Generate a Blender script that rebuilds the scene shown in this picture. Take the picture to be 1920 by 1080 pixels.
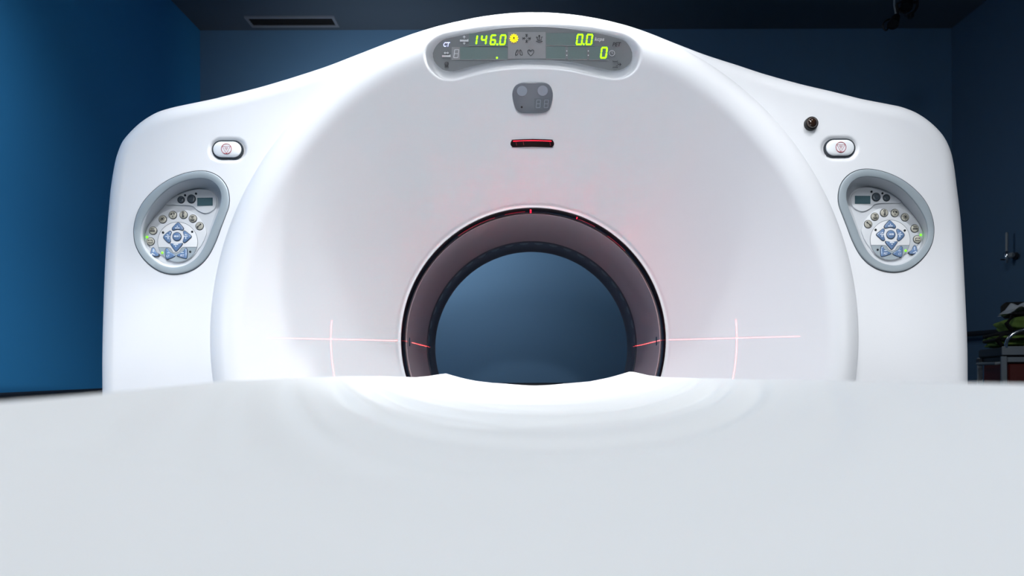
import bpy, math
import numpy as np
from mathutils import Vector, Matrix

for o in list(bpy.data.objects):
    bpy.data.objects.remove(o, do_unlink=True)
SC = bpy.context.scene
COL = SC.collection
PI = math.pi

# ------------------------------------------------------------------ camera
H = 1.02                 # lens height over the floor (just above the table sheet)
F = 1280.0               # focal length in pixels of a 1920 px wide frame (24 mm)
VX, VY = 985.0, 692.0    # vanishing point of the room in the photograph
ROLL = 0.0028
cam_d = bpy.data.cameras.new('camera')
cam = bpy.data.objects.new('camera', cam_d)
COL.objects.link(cam)
cam.location = (0, 0, H)
cam.rotation_euler = (Matrix.Rotation(PI / 2, 3, 'X') @ Matrix.Rotation(-ROLL, 3, 'Z')).to_euler()
cam_d.sensor_fit = 'HORIZONTAL'
cam_d.sensor_width = 36.0
cam_d.lens = 24.0
cam_d.shift_x = -(VX - 960) / 1920
cam_d.shift_y = (VY - 540) / 1920
cam_d.clip_start = 0.01
cam_d.dof.use_dof = True
cam_d.dof.focus_distance = 1.78
cam_d.dof.aperture_fstop = 4.5
SC.camera = cam

# ------------------------------------------------------------------ world, exposure
w = bpy.data.worlds.new('dim_room')
SC.world = w
w.use_nodes = True
bgn = w.node_tree.nodes['Background']
bgn.inputs[0].default_value = (0.35, 0.55, 0.85, 1)
bgn.inputs[1].default_value = 0.03
SC.view_settings.view_transform = 'Standard'
SC.view_settings.look = 'None'
SC.view_settings.gamma = 1
SC.view_settings.exposure = 0.0
SC.view_settings.use_curve_mapping = False

# ------------------------------------------------------------------ room dimensions
ZC = H + 1.90            # ceiling
YB = 3.82                # back wall
XLW = -1.815             # left wall
XRW = 2.39               # right wall
YF = -2.6                # wall behind the camera


def lamp(name, kind, loc, power, color=(1, 1, 1), size=0.05, aim=None, angle=90, blend=0.5):
    d = bpy.data.lights.new(name, kind)
    d.energy = power
    d.color = color
    if kind == 'AREA':
        d.shape = 'DISK'
        d.size = size
    else:
        d.shadow_soft_size = size
    if kind == 'SPOT':
        d.spot_size = math.radians(angle)
        d.spot_blend = blend
    o = bpy.data.objects.new(name, d)
    COL.objects.link(o)
    o.location = loc
    if aim is not None:
        o.rotation_euler = (Vector(aim) - Vector(loc)).to_track_quat('-Z', 'Y').to_euler()
    return o


WHITE = (0.96, 0.98, 1.0)
# ceiling spots close to the gantry (they throw the rim's shadow into the funnel)
lamp('ceiling_spot_close', 'SPOT', (0.02, 1.45, ZC - 0.03), 46, WHITE, 0.02, (0.0, 1.75, H - 0.2), 80, 0.8)
lamp('ceiling_spot_closest', 'SPOT', (0.27, 1.62, ZC - 0.03), 135, WHITE, 0.02, (-0.75, 1.76, H - 0.3), 76, 1.0)
# ceiling spots over the side panels
lamp('ceiling_spot_left', 'SPOT', (-0.80, 0.78, ZC - 0.03), 100, WHITE, 0.03, (-0.78, 1.80, H - 0.55), 48, 1.0)
lamp('ceiling_spot_right', 'SPOT', (0.95, 0.78, ZC - 0.03), 90, WHITE, 0.03, (0.82, 1.80, H - 0.35), 50, 1.0)
# softer ceiling spots further up the room, then the added fills
lamp('ceiling_spot_front_left', 'SPOT', (-0.85, -0.6, ZC - 0.03), 20, WHITE, 0.08, (-0.7, 1.75, H + 0.2), 50, 0.8)
lamp('ceiling_spot_front', 'SPOT', (0.1, -0.6, ZC - 0.03), 74, WHITE, 0.08, (0.1, 1.75, H + 0.2), 50, 0.8)
lamp('front_fill_spot', 'SPOT', (0.1, -2.2, ZC - 0.5), 118, WHITE, 0.08, (0.1, 1.75, H + 0.15), 40, 0.6)  # added frontal fill, evens the gantry from top to bottom
lamp('front_fill_area', 'AREA', (-0.1, 0.15, ZC - 0.03), 29, WHITE, 0.6, (0.0, 0.35, H), 90)  # added soft fill for the gantry front and near sheet
lamp('low_fill_left', 'SPOT', (-1.55, 0.6, H + 0.2), 27, WHITE, 0.05, (-0.88, 1.8, H - 0.15), 50, 1.0)  # added low fill, brightens the lower left housing
lamp('low_fill_right', 'SPOT', (1.55, 0.6, H + 0.2), 16, WHITE, 0.05, (0.95, 1.8, H - 0.10), 50, 1.0)  # added low fill, brightens the lower right housing
# back wall fills, added out of sight behind the gantry
lamp('back_wall_fill_left', 'SPOT', (-0.75, 3.05, H + 1.05), 30, WHITE, 0.05, (-0.70, 3.82, H + 1.15), 150, 1.0)
lamp('back_wall_fill_middle', 'SPOT', (-0.35, 2.85, H + 0.74), 15, WHITE, 0.05, (-0.25, 3.82, H - 0.05), 140, 1.0)
lamp('back_wall_fill_right', 'SPOT', (1.15, 2.95, H + 0.70), 5, WHITE, 0.05, (2.0, 3.70, H + 0.4), 165, 1.0)
lamp('left_wall_spot', 'SPOT', (-0.9, 1.1, ZC - 0.05), 120, WHITE, 0.05, (-1.815, 1.45, H + 1.0), 84, 1.0)


# ------------------------------------------------------------------ pixel helpers (true places in the room)
def unroll(px, py):
    return px - ROLL * (py - VY), py + ROLL * (px - VX)


def P(px, py, Y):
    u, v = unroll(px, py)
    return Vector(((u - VX) / F * Y, Y, H + (VY - v) / F * Y))


UM = 1001.7              # symmetry axis of the gantry in unrolled pixels
AZ = 0.083               # bore axis above the lens
AXZ = H + AZ


class Plane:
    """a plane y = y0 + k*(z - z0); ray() drops a pixel on it"""
    def __init__(self, y0, z0, k, mirror=False):
        self.y0, self.z0, self.k, self.mirror = y0, z0, k, mirror
        self.n = Vector((0, -1, k)).normalized()      # towards the viewer

    def ray(self, px, py, off=0.0):
        u, v = unroll(px, py)
        if self.mirror:
            u = 2 * UM - u
        dx, dz = (u - VX) / F, (VY - v) / F
        Y = (self.y0 + self.k * (H - self.z0)) / (1 - self.k * dz)
        return Vector((dx * Y, Y, H + dz * Y)) + self.n * off


def catmull(pts, n=6, closed=True):
    pts = [np.array(p, float) for p in pts]
    m = len(pts)
    out = []
    rng = range(m) if closed else range(m - 1)
    for i in rng:
        if closed:
            p0, p1, p2, p3 = pts[i - 1], pts[i], pts[(i + 1) % m], pts[(i + 2) % m]
        else:
            p0, p1, p2, p3 = pts[max(i - 1, 0)], pts[i], pts[i + 1], pts[min(i + 2, m - 1)]
        for k in range(n):
            t = k / n
            out.append(0.5 * (2 * p1 + (p2 - p0) * t + (2 * p0 - 5 * p1 + 4 * p2 - p3) * t * t + (3 * p1 - p0 - 3 * p2 + p3) * t ** 3))
    if not closed:
        out.append(pts[-1])
    return [tuple(p) for p in out]


def resample(pts, n):
    """closed loop resampled to n points evenly along its length, starting straight above its centre"""
    a = np.array(pts, float)
    c = a.mean(axis=0)
    ang = np.arctan2(a[:, 0] - c[0], -(a[:, 1] - c[1]))
    a = np.roll(a, -int(np.argmin(np.abs(ang))), axis=0)
    area = np.sum(a[:, 0] * np.roll(a[:, 1], -1) - np.roll(a[:, 0], -1) * a[:, 1])
    if area < 0:
        a = np.concatenate([a[:1], a[:0:-1]])
    b = np.vstack([a, a[:1]])
    s = np.concatenate([[0], np.cumsum(np.hypot(*np.diff(b, axis=0).T))])
    t = np.linspace(0, s[-1], n, endpoint=False)
    return np.stack([np.interp(t, s, b[:, 0]), np.interp(t, s, b[:, 1])], axis=1)


def seg_dist(X, Y, loop):
    """unsigned distance and inside mask of points to a closed polyline (numpy)"""
    L = np.array(loop, float)
    M = np.roll(L, -1, axis=0)
    best = np.full(X.shape, 1e9)
    inside = np.zeros(X.shape, bool)
    for (x0, y0), (x1, y1) in zip(L, M):
        dx, dy = x1 - x0, y1 - y0
        ll = dx * dx + dy * dy + 1e-12
        t = np.clip(((X - x0) * dx + (Y - y0) * dy) / ll, 0, 1)
        best = np.minimum(best, np.hypot(X - x0 - t * dx, Y - y0 - t * dy))
        if y0 != y1:
            c = ((y0 > Y) != (y1 > Y)) & (X < (x1 - x0) * (Y - y0) / (y1 - y0) + x0)
            inside ^= c
    return best, inside


def smooth(e0, e1, x):
    t = np.clip((x - e0) / (e1 - e0), 0, 1)
    return t * t * (3 - 2 * t)


# ------------------------------------------------------------------ materials
def lin(r, g, b):
    f = lambda c: c / 12.92 if c <= 0.04045 else ((c + 0.055) / 1.055) ** 2.4
    return (f(r / 255), f(g / 255), f(b / 255), 1)


def mat(name, rgb, rough=0.5, metal=0.0, emit=None, strength=0.0, var=0.03, scale=6.0, bump=0.0, bscale=200.0, coat=0.0, spec=0.5):
    m = bpy.data.materials.new(name)
    m.use_nodes = True
    nt = m.node_tree
    b = nt.nodes['Principled BSDF']
    c = lin(*rgb)
    tc = nt.nodes.new('ShaderNodeTexCoord')
    if var > 0:
        nz = nt.nodes.new('ShaderNodeTexNoise')
        nz.inputs['Scale'].default_value = scale
        nz.inputs['Detail'].default_value = 3
        nt.links.new(tc.outputs['Object'], nz.inputs['Vector'])
        mx = nt.nodes.new('ShaderNodeMix')
        mx.data_type = 'RGBA'
        mx.inputs[6].default_value = tuple(x * (1 - var) for x in c[:3]) + (1,)
        mx.inputs[7].default_value = tuple(min(1, x * (1 + var)) for x in c[:3]) + (1,)
        nt.links.new(nz.outputs['Fac'], mx.inputs[0])
        nt.links.new(mx.outputs[2], b.inputs['Base Color'])
    else:
        b.inputs['Base Color'].default_value = c
    if bump > 0:
        nb = nt.nodes.new('ShaderNodeTexNoise')
        nb.inputs['Scale'].default_value = bscale
        nb.inputs['Detail'].default_value = 2
        nt.links.new(tc.outputs['Object'], nb.inputs['Vector'])
        bp = nt.nodes.new('ShaderNodeBump')
        bp.inputs['Strength'].default_value = bump
        bp.inputs['Distance'].default_value = 0.001
        nt.links.new(nb.outputs['Fac'], bp.inputs['Height'])
        nt.links.new(bp.outputs['Normal'], b.inputs['Normal'])
    b.inputs['Roughness'].default_value = rough
    b.inputs['Metallic'].default_value = metal
    b.inputs['Specular IOR Level'].default_value = spec
    b.inputs['Coat Weight'].default_value = coat
    if emit is not None:
        b.inputs['Emission Color'].default_value = lin(*emit)
        b.inputs['Emission Strength'].default_value = strength
    return m


M = {}
M['shell'] = mat('white_gantry_plastic', (226, 228, 232), 0.42, bump=0.04, bscale=400, var=0.01)
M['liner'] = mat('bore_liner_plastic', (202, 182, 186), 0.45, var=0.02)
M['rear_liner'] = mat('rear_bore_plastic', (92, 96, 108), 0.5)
M['glass_dark'] = mat('dark_acrylic', (26, 20, 26), 0.12, coat=0.5)
M['panel'] = mat('display_grey', (122, 125, 129), 0.45, var=0.02)
M['panel_mid'] = mat('display_mid_grey', (148, 149, 152), 0.5, var=0.02)
M['screen'] = mat('screen_teal_grey', (106, 124, 124), 0.35, var=0.04, scale=300)
M['line'] = mat('screen_frame_grey', (160, 162, 164), 0.5)
M['digit'] = mat('lit_digit_green', (150, 255, 20), 0.4, emit=(160, 255, 0), strength=1.6, var=0)
M['yellow'] = mat('lit_yellow_icon', (255, 235, 20), 0.4, emit=(255, 232, 10), strength=1.1, var=0)
M['blue_text'] = mat('lit_blue_white_text', (215, 220, 255), 0.4, emit=(188, 196, 255), strength=1.25, var=0)
M['icon_dark'] = mat('printed_dark_grey', (52, 54, 58), 0.6, var=0)
M['icon_light'] = mat('printed_light_grey', (216, 218, 222), 0.5, var=0)
M['badge'] = mat('badge_slate_grey', (112, 117, 126), 0.3, var=0.02)
M['badge_disc'] = mat('badge_disc_grey', (146, 153, 165), 0.45)
M['badge_screen'] = mat('badge_screen', (92, 100, 109), 0.3)
M['badge_digit'] = mat('badge_digit_grey', (140, 147, 158), 0.4, var=0)
M['black'] = mat('black_rubber', (14, 15, 18), 0.5)
M['gasket'] = mat('dark_blue_grey_gasket', (40, 48, 56), 0.5)
M['button_white'] = mat('white_button_plastic', (232, 236, 240), 0.35, var=0.01)
M['symbol_red'] = mat('crimson_print_and_reflection', (158, 20, 48), 0.5, var=0)
M['bezel'] = mat('bezel_grey', (150, 161, 168), 0.38, var=0.02)
M['tray'] = mat('tray_silver_grey', (196, 200, 205), 0.42, var=0.02)
M['dial'] = mat('dial_silver', (214, 216, 219), 0.38, var=0.01)
M['seam'] = mat('dial_seam_grey', (120, 126, 132), 0.5, var=0)
M['beige'] = mat('round_button_beige_grey', (168, 166, 154), 0.35, var=0.03)
M['key_blue'] = mat('key_slate_blue', (98, 124, 160), 0.25, coat=0.3)
M['key_text'] = mat('key_print_white', (222, 230, 240), 0.5, var=0)
M['btn_dark'] = mat('round_button_dark', (66, 78, 88), 0.3)
M['lcd'] = mat('lcd_dark_teal', (72, 98, 106), 0.25, var=0.08, scale=400)
M['led_green'] = mat('lit_green_led', (120, 255, 40), 0.3, emit=(110, 255, 30), strength=1.6, var=0)
M['led_dark'] = mat('dark_led', (30, 34, 40), 0.2)
M['red_glass'] = mat('red_laser_window', (20, 3, 7), 0.45, spec=0.15)
M['red_lit'] = mat('laser_strip_and_glint', (255, 30, 60), 0.3, emit=(255, 18, 50), strength=2.2, var=0)
M['red_dim'] = mat('painted_laser_gleam', (90, 6, 24), 0.3, emit=(190, 14, 50), strength=0.35, var=0)
M['chrome'] = mat('chrome', (205, 208, 212), 0.15, 1.0, var=0)
M['amber'] = mat('amber_lens', (46, 30, 20), 0.08, coat=1.0, var=0.95, scale=140)
M['sheet'] = mat('white_sheet_cotton', (222, 225, 227), 0.9, bump=0.08, bscale=900, var=0.008, spec=0.1)
M['table'] = mat('table_light_grey', (205, 208, 212), 0.5)
M['wall_blue'] = mat('blue_wall_paint', (36, 122, 176), 0.75, var=0.02, scale=2, bump=0.05)
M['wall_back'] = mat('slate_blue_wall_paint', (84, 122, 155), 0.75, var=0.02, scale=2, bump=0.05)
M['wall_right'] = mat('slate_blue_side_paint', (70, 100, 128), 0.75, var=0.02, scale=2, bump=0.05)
M['ceiling'] = mat('ceiling_paint', (70, 84, 98), 0.85, var=0.02, scale=2)
M['floor'] = mat('floor_vinyl', (110, 118, 126), 0.35, var=0.06, scale=4)
M['rail_dark'] = mat('dark_wall_guard', (22, 26, 34), 0.6)
M['vent'] = mat('vent_grey_metal', (118, 124, 134), 0.5)
M['vent_dark'] = mat('vent_duct_black', (10, 11, 14), 0.8)
M['cart_grey'] = mat('cart_grey_steel', (128, 138, 146), 0.45)
M['cart_dark'] = mat('cart_charcoal', (44, 50, 58), 0.5)
M['cart_red'] = mat('cart_dark_red', (92, 30, 24), 0.5)
M['bag_green'] = mat('bag_green_fabric', (110, 138, 62), 0.85, var=0.15, scale=30, bump=0.3, bscale=300)
M['bag_black'] = mat('bag_black_fabric', (18, 19, 20), 0.85, bump=0.2, bscale=300)
M['plastic_wrap'] = mat('crumpled_white_plastic', (196, 202, 206), 0.25, var=0.05)


# ------------------------------------------------------------------ mesh builder
class MB:
    def __init__(self):
        self.v, self.f, self.mi, self.mats = [], [], [], []

    def _m(self, m):
        if m not in self.mats:
            self.mats.append(m)
        return self.mats.index(m)

    def add(self, verts, faces, m):
        b = len(self.v)
        self.v += [tuple(p) for p in verts]
        k = self._m(m)
        for f in faces:
            self.f.append(tuple(b + i for i in f))
            self.mi.append(k)
        return self

    def box(self, lo, hi, m, bev=0.0):
        x0, y0, z0 = lo
        x1, y1, z1 = hi
        if bev <= 0:
            v = [(x0, y0, z0), (x1, y0, z0), (x1, y1, z0), (x0, y1, z0), (x0, y0, z1), (x1, y0, z1), (x1, y1, z1), (x0, y1, z1)]
            return self.add(v, [(0, 3, 2, 1), (4, 5, 6, 7), (0, 1, 5, 4), (1, 2, 6, 5), (2, 3, 7, 6), (3, 0, 4, 7)], m)
        c = []
        for i, (x, sx) in enumerate(((x0, 1), (x1, -1))):
            for j, (y, sy) in enumerate(((y0, 1), (y1, -1))):
                for k, (z, sz) in enumerate(((z0, 1), (z1, -1))):
                    b = bev
                    c += [(x, y + sy * b, z + sz * b), (x + sx * b, y, z + sz * b), (x + sx * b, y + sy * b, z)]
        import bmesh
        bm = bmesh.new()
        for p in c:
            bm.verts.new(p)
        bmesh.ops.convex_hull(bm, input=bm.verts)
        bm.verts.ensure_lookup_table()
        bm.verts.index_update()
        vs = [v.co[:] for v in bm.verts]
        fs = [tuple(v.index for v in f.verts) for f in bm.faces]
        bm.free()
        return self.add(vs, fs, m)

    def loft(self, loops, m, cap0=False, cap1=False, closed=True):
        n = len(loops[0])
        v = [p for L in loops for p in L]
        f = []
        for i in range(len(loops) - 1):
            for j in range(n if closed else n - 1):
                k = (j + 1) % n
                f.append((i * n + j, i * n + k, (i + 1) * n + k, (i + 1) * n + j))
        if cap0:
            f.append(tuple(range(n - 1, -1, -1)))
        if cap1:
            b = (len(loops) - 1) * n
            f.append(tuple(b + i for i in range(n)))
        return self.add(v, f, m)

    def plate(self, loop, n, t, m, bev=0.0, inset=0.92):
        """loop: 3-D points of the FRONT outline; n: unit normal towards the viewer; t: thickness"""
        loop = [Vector(p) for p in loop]
        c = sum(loop, Vector()) / len(loop)
        back = [p - n * t for p in loop]
        L = [back]
        if bev > 0:
            L.append([p - n * bev for p in loop])
            L.append([p + (c - p) * (1 - inset) * 0.3 - n * bev * 0.3 for p in loop])
            L.append([p + (c - p) * (1 - inset) for p in loop])
        else:
            L.append(loop)
        return self.loft(L, m, cap0=True, cap1=True)

    def dome(self, loop, n, base, h, m, steps=5):
        """a pillow: wall of height `base`, then a rounded top of height h"""
        loop = [Vector(p) for p in loop]
        c = sum(loop, Vector()) / len(loop)
        L = [[p - n * 0.004 for p in loop], [p + n * base for p in loop]]
        for i in range(1, steps + 1):
            a = i / steps * PI / 2
            s = 1 - math.cos(a) * 1.0
            k = 1 - (1 - math.cos(a)) * 0.88
            L.append([c + (p - c) * k + n * (base + h * math.sin(a)) for p in loop])
        return self.loft(L, m, cap0=True, cap1=True)

    def tube(self, path, r, m, seg=10, closed=False, cap=True):
        path = [Vector(p) for p in path]
        n = len(path)
        loops = []
        up = Vector((0.13, 0.27, 0.95)).normalized()
        for i, p in enumerate(path):
            a = path[(i - 1) % n] if (closed or i > 0) else p
            b = path[(i + 1) % n] if (closed or i < n - 1) else p
            t = (b - a).normalized()
            s = t.cross(up)
            if s.length < 1e-4:
                s = t.cross(Vector((1, 0, 0)))
            s.normalize()
            q = s.cross(t)
            rr = r[i] if isinstance(r, (list, tuple)) else r
            loops.append([p + (s * math.cos(k / seg * 2 * PI) + q * math.sin(k / seg * 2 * PI)) * rr for k in range(seg)])
        if closed:
            loops.append(loops[0])
        return self.loft(loops, m, cap0=cap and not closed, cap1=cap and not closed)

    def lathe(self, o, axis, prof, m, seg=24, cap0=False, cap1=False):
        """prof: list of (radius, along)"""
        o = Vector(o)
        axis = Vector(axis).normalized()
        s = axis.cross(Vector((0.01, 0.02, 1)) if abs(axis.z) < 0.9 else Vector((1, 0, 0))).normalized()
        q = axis.cross(s)
        loops = [[o + axis * h + (s * math.cos(k / seg * 2 * PI) + q * math.sin(k / seg * 2 * PI)) * r for k in range(seg)] for r, h in prof]
        return self.loft(loops, m, cap0, cap1)

    def build(self, name, parent=None, angle=35, fix=True):
        me = bpy.data.meshes.new(name)
        me.from_pydata(self.v, [], self.f)
        for m in self.mats:
            me.materials.append(m)
        me.polygons.foreach_set('material_index', self.mi)
        if fix:
            import bmesh
            bm = bmesh.new()
            bm.from_mesh(me)
            bmesh.ops.recalc_face_normals(bm, faces=bm.faces)
            bm.to_mesh(me)
            bm.free()
        me.polygons.foreach_set('use_smooth', [True] * len(me.polygons))
        me.set_sharp_from_angle(angle=math.radians(angle))
        me.update()
        o = bpy.data.objects.new(name, me)
        COL.objects.link(o)
        if parent is not None:
            o.parent = parent
            o.matrix_parent_inverse = parent_chain(parent).inverted()
        return o


def parent_chain(o):
    m = Matrix.Identity(4)
    while o is not None:
        m = o.matrix_parent_inverse @ o.matrix_basis @ m if o.parent else o.matrix_basis @ m
        o = o.parent
    return m


def tag(o, label=None, cat=None, group=None, kind=None):
    if label:
        o['label'] = label
    if cat:
        o['category'] = cat
    if group:
        o['group'] = group
    if kind:
        o['kind'] = kind
    return o


def empty(name, loc, label, cat, group=None):
    o = bpy.data.objects.new(name, None)
    COL.objects.link(o)
    o.location = loc
    o.empty_display_size = 0.1
    return tag(o, label, cat, group)


# ------------------------------------------------------------------ room shell
def struct(name, mb, label, cat):
    return tag(mb.build(name), label, cat, kind='structure')


T = 0.12
struct('floor', MB().box((XLW - T, YF - T, -T), (XRW + T, YB + T, 0), M['floor']), 'grey vinyl floor of the scanner room', 'floor')
struct('ceiling', MB().box((XLW - T, YF - T, ZC), (XRW + T, YB + T, ZC + T), M['ceiling']), 'dim grey ceiling above the scanner', 'ceiling')
struct('wall_left', MB().box((XLW - T, YF, 0), (XLW, YB, ZC), M['wall_blue']), 'deep blue wall left of the scanner', 'wall')
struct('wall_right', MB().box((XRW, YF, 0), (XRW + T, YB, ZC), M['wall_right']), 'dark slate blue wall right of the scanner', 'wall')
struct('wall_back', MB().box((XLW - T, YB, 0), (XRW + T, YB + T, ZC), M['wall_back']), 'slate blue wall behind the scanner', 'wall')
struct('wall_front', MB().box((XLW - T, YF - T, 0), (XRW + T, YF, ZC), M['wall_back']), 'slate blue wall behind the viewer', 'wall')


def guard(name, a, b, inward, label):
    """dark wall guard with a rounded top lip, running from a to b (x, y) along a wall"""
    a, b, n = Vector((*a, 0)), Vector((*b, 0)), Vector((*inward, 0))
    z1 = H - 0.077
    prof = [(0.0, z1 - 0.16), (0.018, z1 - 0.16), (0.024, z1 - 0.15), (0.024, z1 - 0.02), (0.020, z1 - 0.006), (0.012, z1), (0.0, z1)]
    loops = [[p + n * d + Vector((0, 0, z)) for d, z in prof] for p in (a, b)]
    mb = MB().loft(loops, M['rail_dark'], cap0=True, cap1=True)
    struct(name, mb, label, 'wall guard')


guard('trim_1', (XLW, YB), (XRW, YB), (0, -1), 'dark guard strip on the back wall seen through the bore')
guard('trim_2', (XLW, YF), (XLW, YB - 0.024), (1, 0), 'dark guard strip along the blue left wall')
guard('trim_3', (XRW, YF), (XRW, YB - 0.024), (-1, 0), 'dark guard strip low on the right wall')
for nm, lo, hi in (('baseboard_back', (XLW, YB - 0.012, 0), (XRW, YB, 0.1)), ('baseboard_left', (XLW, YF, 0), (XLW + 0.012, YB - 0.012, 0.1)),
                   ('baseboard_right', (XRW - 0.012, YF, 0), (XRW, YB - 0.012, 0.1))):
    struct(nm, MB().box(lo, hi, M['rail_dark']), 'dark baseboard at the foot of the %s wall' % nm.split('_')[1], 'baseboard')

# ------------------------------------------------------------------ gantry: the moulded housing
RING_R, RING_Y = 0.381, 1.972       # where the funnel meets the bore
KS = 0.646                          # slope of the funnel
XC = (UM - VX) / F * 1.80
cone = lambda r: RING_Y + (RING_R - r) * KS
RHO = 0.068                         # rounding of the drum's front rim
nrm = math.hypot(1, KS)
CR, CY = KS / nrm, 1 / nrm


def drum_consts(R):
    rt = R - RHO - CR * RHO
    yc = cone(rt) + CY * RHO
    return rt, yc


RD = 0.84
for _ in range(60):                 # outer radius whose contour stands 608 px from the axis
    rt, yc = drum_consts(RD)
    k = 608 / F
    q = math.hypot(1, k)
    rr, yy = RD - RHO + RHO / q, yc - RHO * k / q
    RD += (k * yy - rr) * 0.7
RT, YC = drum_consts(RD)
YW = YC + 0.0                       # plane of the side panels
WING_ROLL = 0.055


def drum_y(r):
    r = np.asarray(r, float)
    t = np.clip((r - (RD - RHO)) / RHO, -1, 1)
    arc = YC - RHO * np.sqrt(np.maximum(1 - t * t, 0))
    y = np.where(r < RT, cone(r), arc)
    return np.where(r > RD, YC + (r - RD) * 6.0, y)


OUT_L = [(193, 735), (193, 660), (195.5, 560), (199, 480), (203, 420), (205.5, 389), (209, 353), (215.5, 313), (221, 291), (231, 267), (247, 247), (269, 227), (295.5, 211), (322, 202), (358, 194), (402, 185), (422, 180),
         (500, 160), (600, 129), (669, 103), (739, 76), (794, 57)]
OUT_R = [(1205.5, 58), (1267, 82), (1322, 103), (1378, 121), (1433, 139), (1500, 157.5), (1555.5, 170.5), (1611, 184.5), (1667, 195.5), (1689, 200.5), (1717, 212), (1744, 231), (1767, 256), (1780.5, 284), (1787.5, 314),
         (1793, 356), (1800, 414), (1805, 490), (1808.5, 560), (1812, 640), (1813, 725)]
YS = YW + WING_ROLL
OUT_T = [(850, 42), (905.5, 32), (961, 25.5), (1000, 24.2), (1040, 25.6), (1100, 33), (1155.5, 43)]
out_w = [(P(x, y, YS - 0.013).x, P(x, y, YS - 0.013).z) for x, y in OUT_L + OUT_T + OUT_R]
xr, xl = out_w[-1][0], out_w[0][0]
out_w += [(xr, 0.6), (xr - 0.01, 0.3), (xr - 0.02, 0.06), (xr - 0.05, 0.0), (0.4, 0.0), (XC, 0.0), (-0.4, 0.0), (xl + 0.05, 0.0), (xl + 0.02, 0.06), (xl + 0.01, 0.3), (xl, 0.6)]
OUT = np.array(catmull(out_w, 5))

# dimples: the recess of the display, of the two keypads and of the emergency buttons (pixel outlines)
BEAN = catmull([(1005, 50), (961, 51.3), (930, 54.4), (899, 59.6), (867.5, 65.8), (836, 73), (826, 78), (817.5, 86.7), (812.3, 97), (811.5, 104), (814.4, 114.8), (821.7, 124), (831, 131), (843.5, 133.5),
                (855, 132.5), (878, 126), (909, 119), (940, 114), (972, 112), (1005, 111.7), (1037, 112.7), (1068, 116), (1099, 122), (1125, 128), (1143, 131.5), (1156.5, 132), (1170, 128), (1181.5, 118),
                (1185.6, 104), (1183.5, 93), (1176, 81.5), (1166, 74.7), (1141, 67.4), (1099, 58.5), (1068, 54), (1036, 51)], 3)


def k7(pts):        # keypad trace coordinates -> photograph pixels
    return [(240 + x / 4.695, 300 + y / 4.695) for x, y in pts]


def k3(pts):
    return [(260 + x / 9, 380 + y / 9) for x, y in pts]


PAD_OUT = catmull(k7([(640, 95), (720, 107), (800, 150), (860, 225), (885, 320), (880, 410), (850, 495), (810, 600), (765, 720), (700, 845), (620, 930), (520, 985), (400, 1005), (290, 985), (190, 925), (110, 840),
                      (60, 740), (45, 635), (55, 540), (90, 435), (150, 340), (240, 250), (340, 180), (450, 130), (550, 103)]), 4)
PAD_IN = catmull(k7([(640, 160), (710, 172), (770, 212), (808, 275), (814, 350), (795, 430), (760, 520), (722, 620), (690, 705), (645, 795), (585, 870), (500, 922), (400, 943), (310, 928), (220, 875), (150, 800),
                     (108, 720), (100, 640), (115, 560), (150, 480), (210, 390), (290, 300), (390, 225), (500, 180), (570, 165)]), 4)
PAD_FLOOR = catmull(k7([(640, 252), (710, 265), (765, 300), (793, 355), (780, 430), (748, 525), (705, 645), (670, 735), (625, 800), (570, 862), (495, 905), (400, 922), (315, 905), (235, 855), (180, 790),
                        (152, 715), (150, 650), (168, 600), (210, 535), (265, 465), (330, 395), (400, 335), (470, 293), (560, 262)]), 4)


def stadium(cx, cy, w, h, n=10):
    r = h / 2
    return [(cx + (w / 2 - r) + r * math.sin(a), cy - r * math.cos(a)) for a in np.linspace(0, PI, n)] + \
           [(cx - (w / 2 - r) - r * math.sin(a), cy + r * math.cos(a)) for a in np.linspace(0, PI, n)]


EB = (426.8, 280.8)


def mirror_px(pts):
    res = []
    for x, y in pts:
        u, v = unroll(x, y)
        u = 2 * UM - u
        # back to rolled pixels
        res.append((u + ROLL * (v - VY), v - ROLL * (u - VX)))
    return res


def cone_plane(py, off=0.0):
    """plane lying along the funnel right above the bore, at pixel row py"""
    v = (VY - py) / F
    # z = AZ + r (relative to H) ; y = cone(r) + off ; z = v*y
    r = (v * (RING_Y + RING_R * KS + off) - AZ) / (1 + v * KS)
    y = cone(r) + off
    return Plane(y, H + AZ + r, -KS)


DISP_PLANE = cone_plane(112, 0.012)


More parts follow.
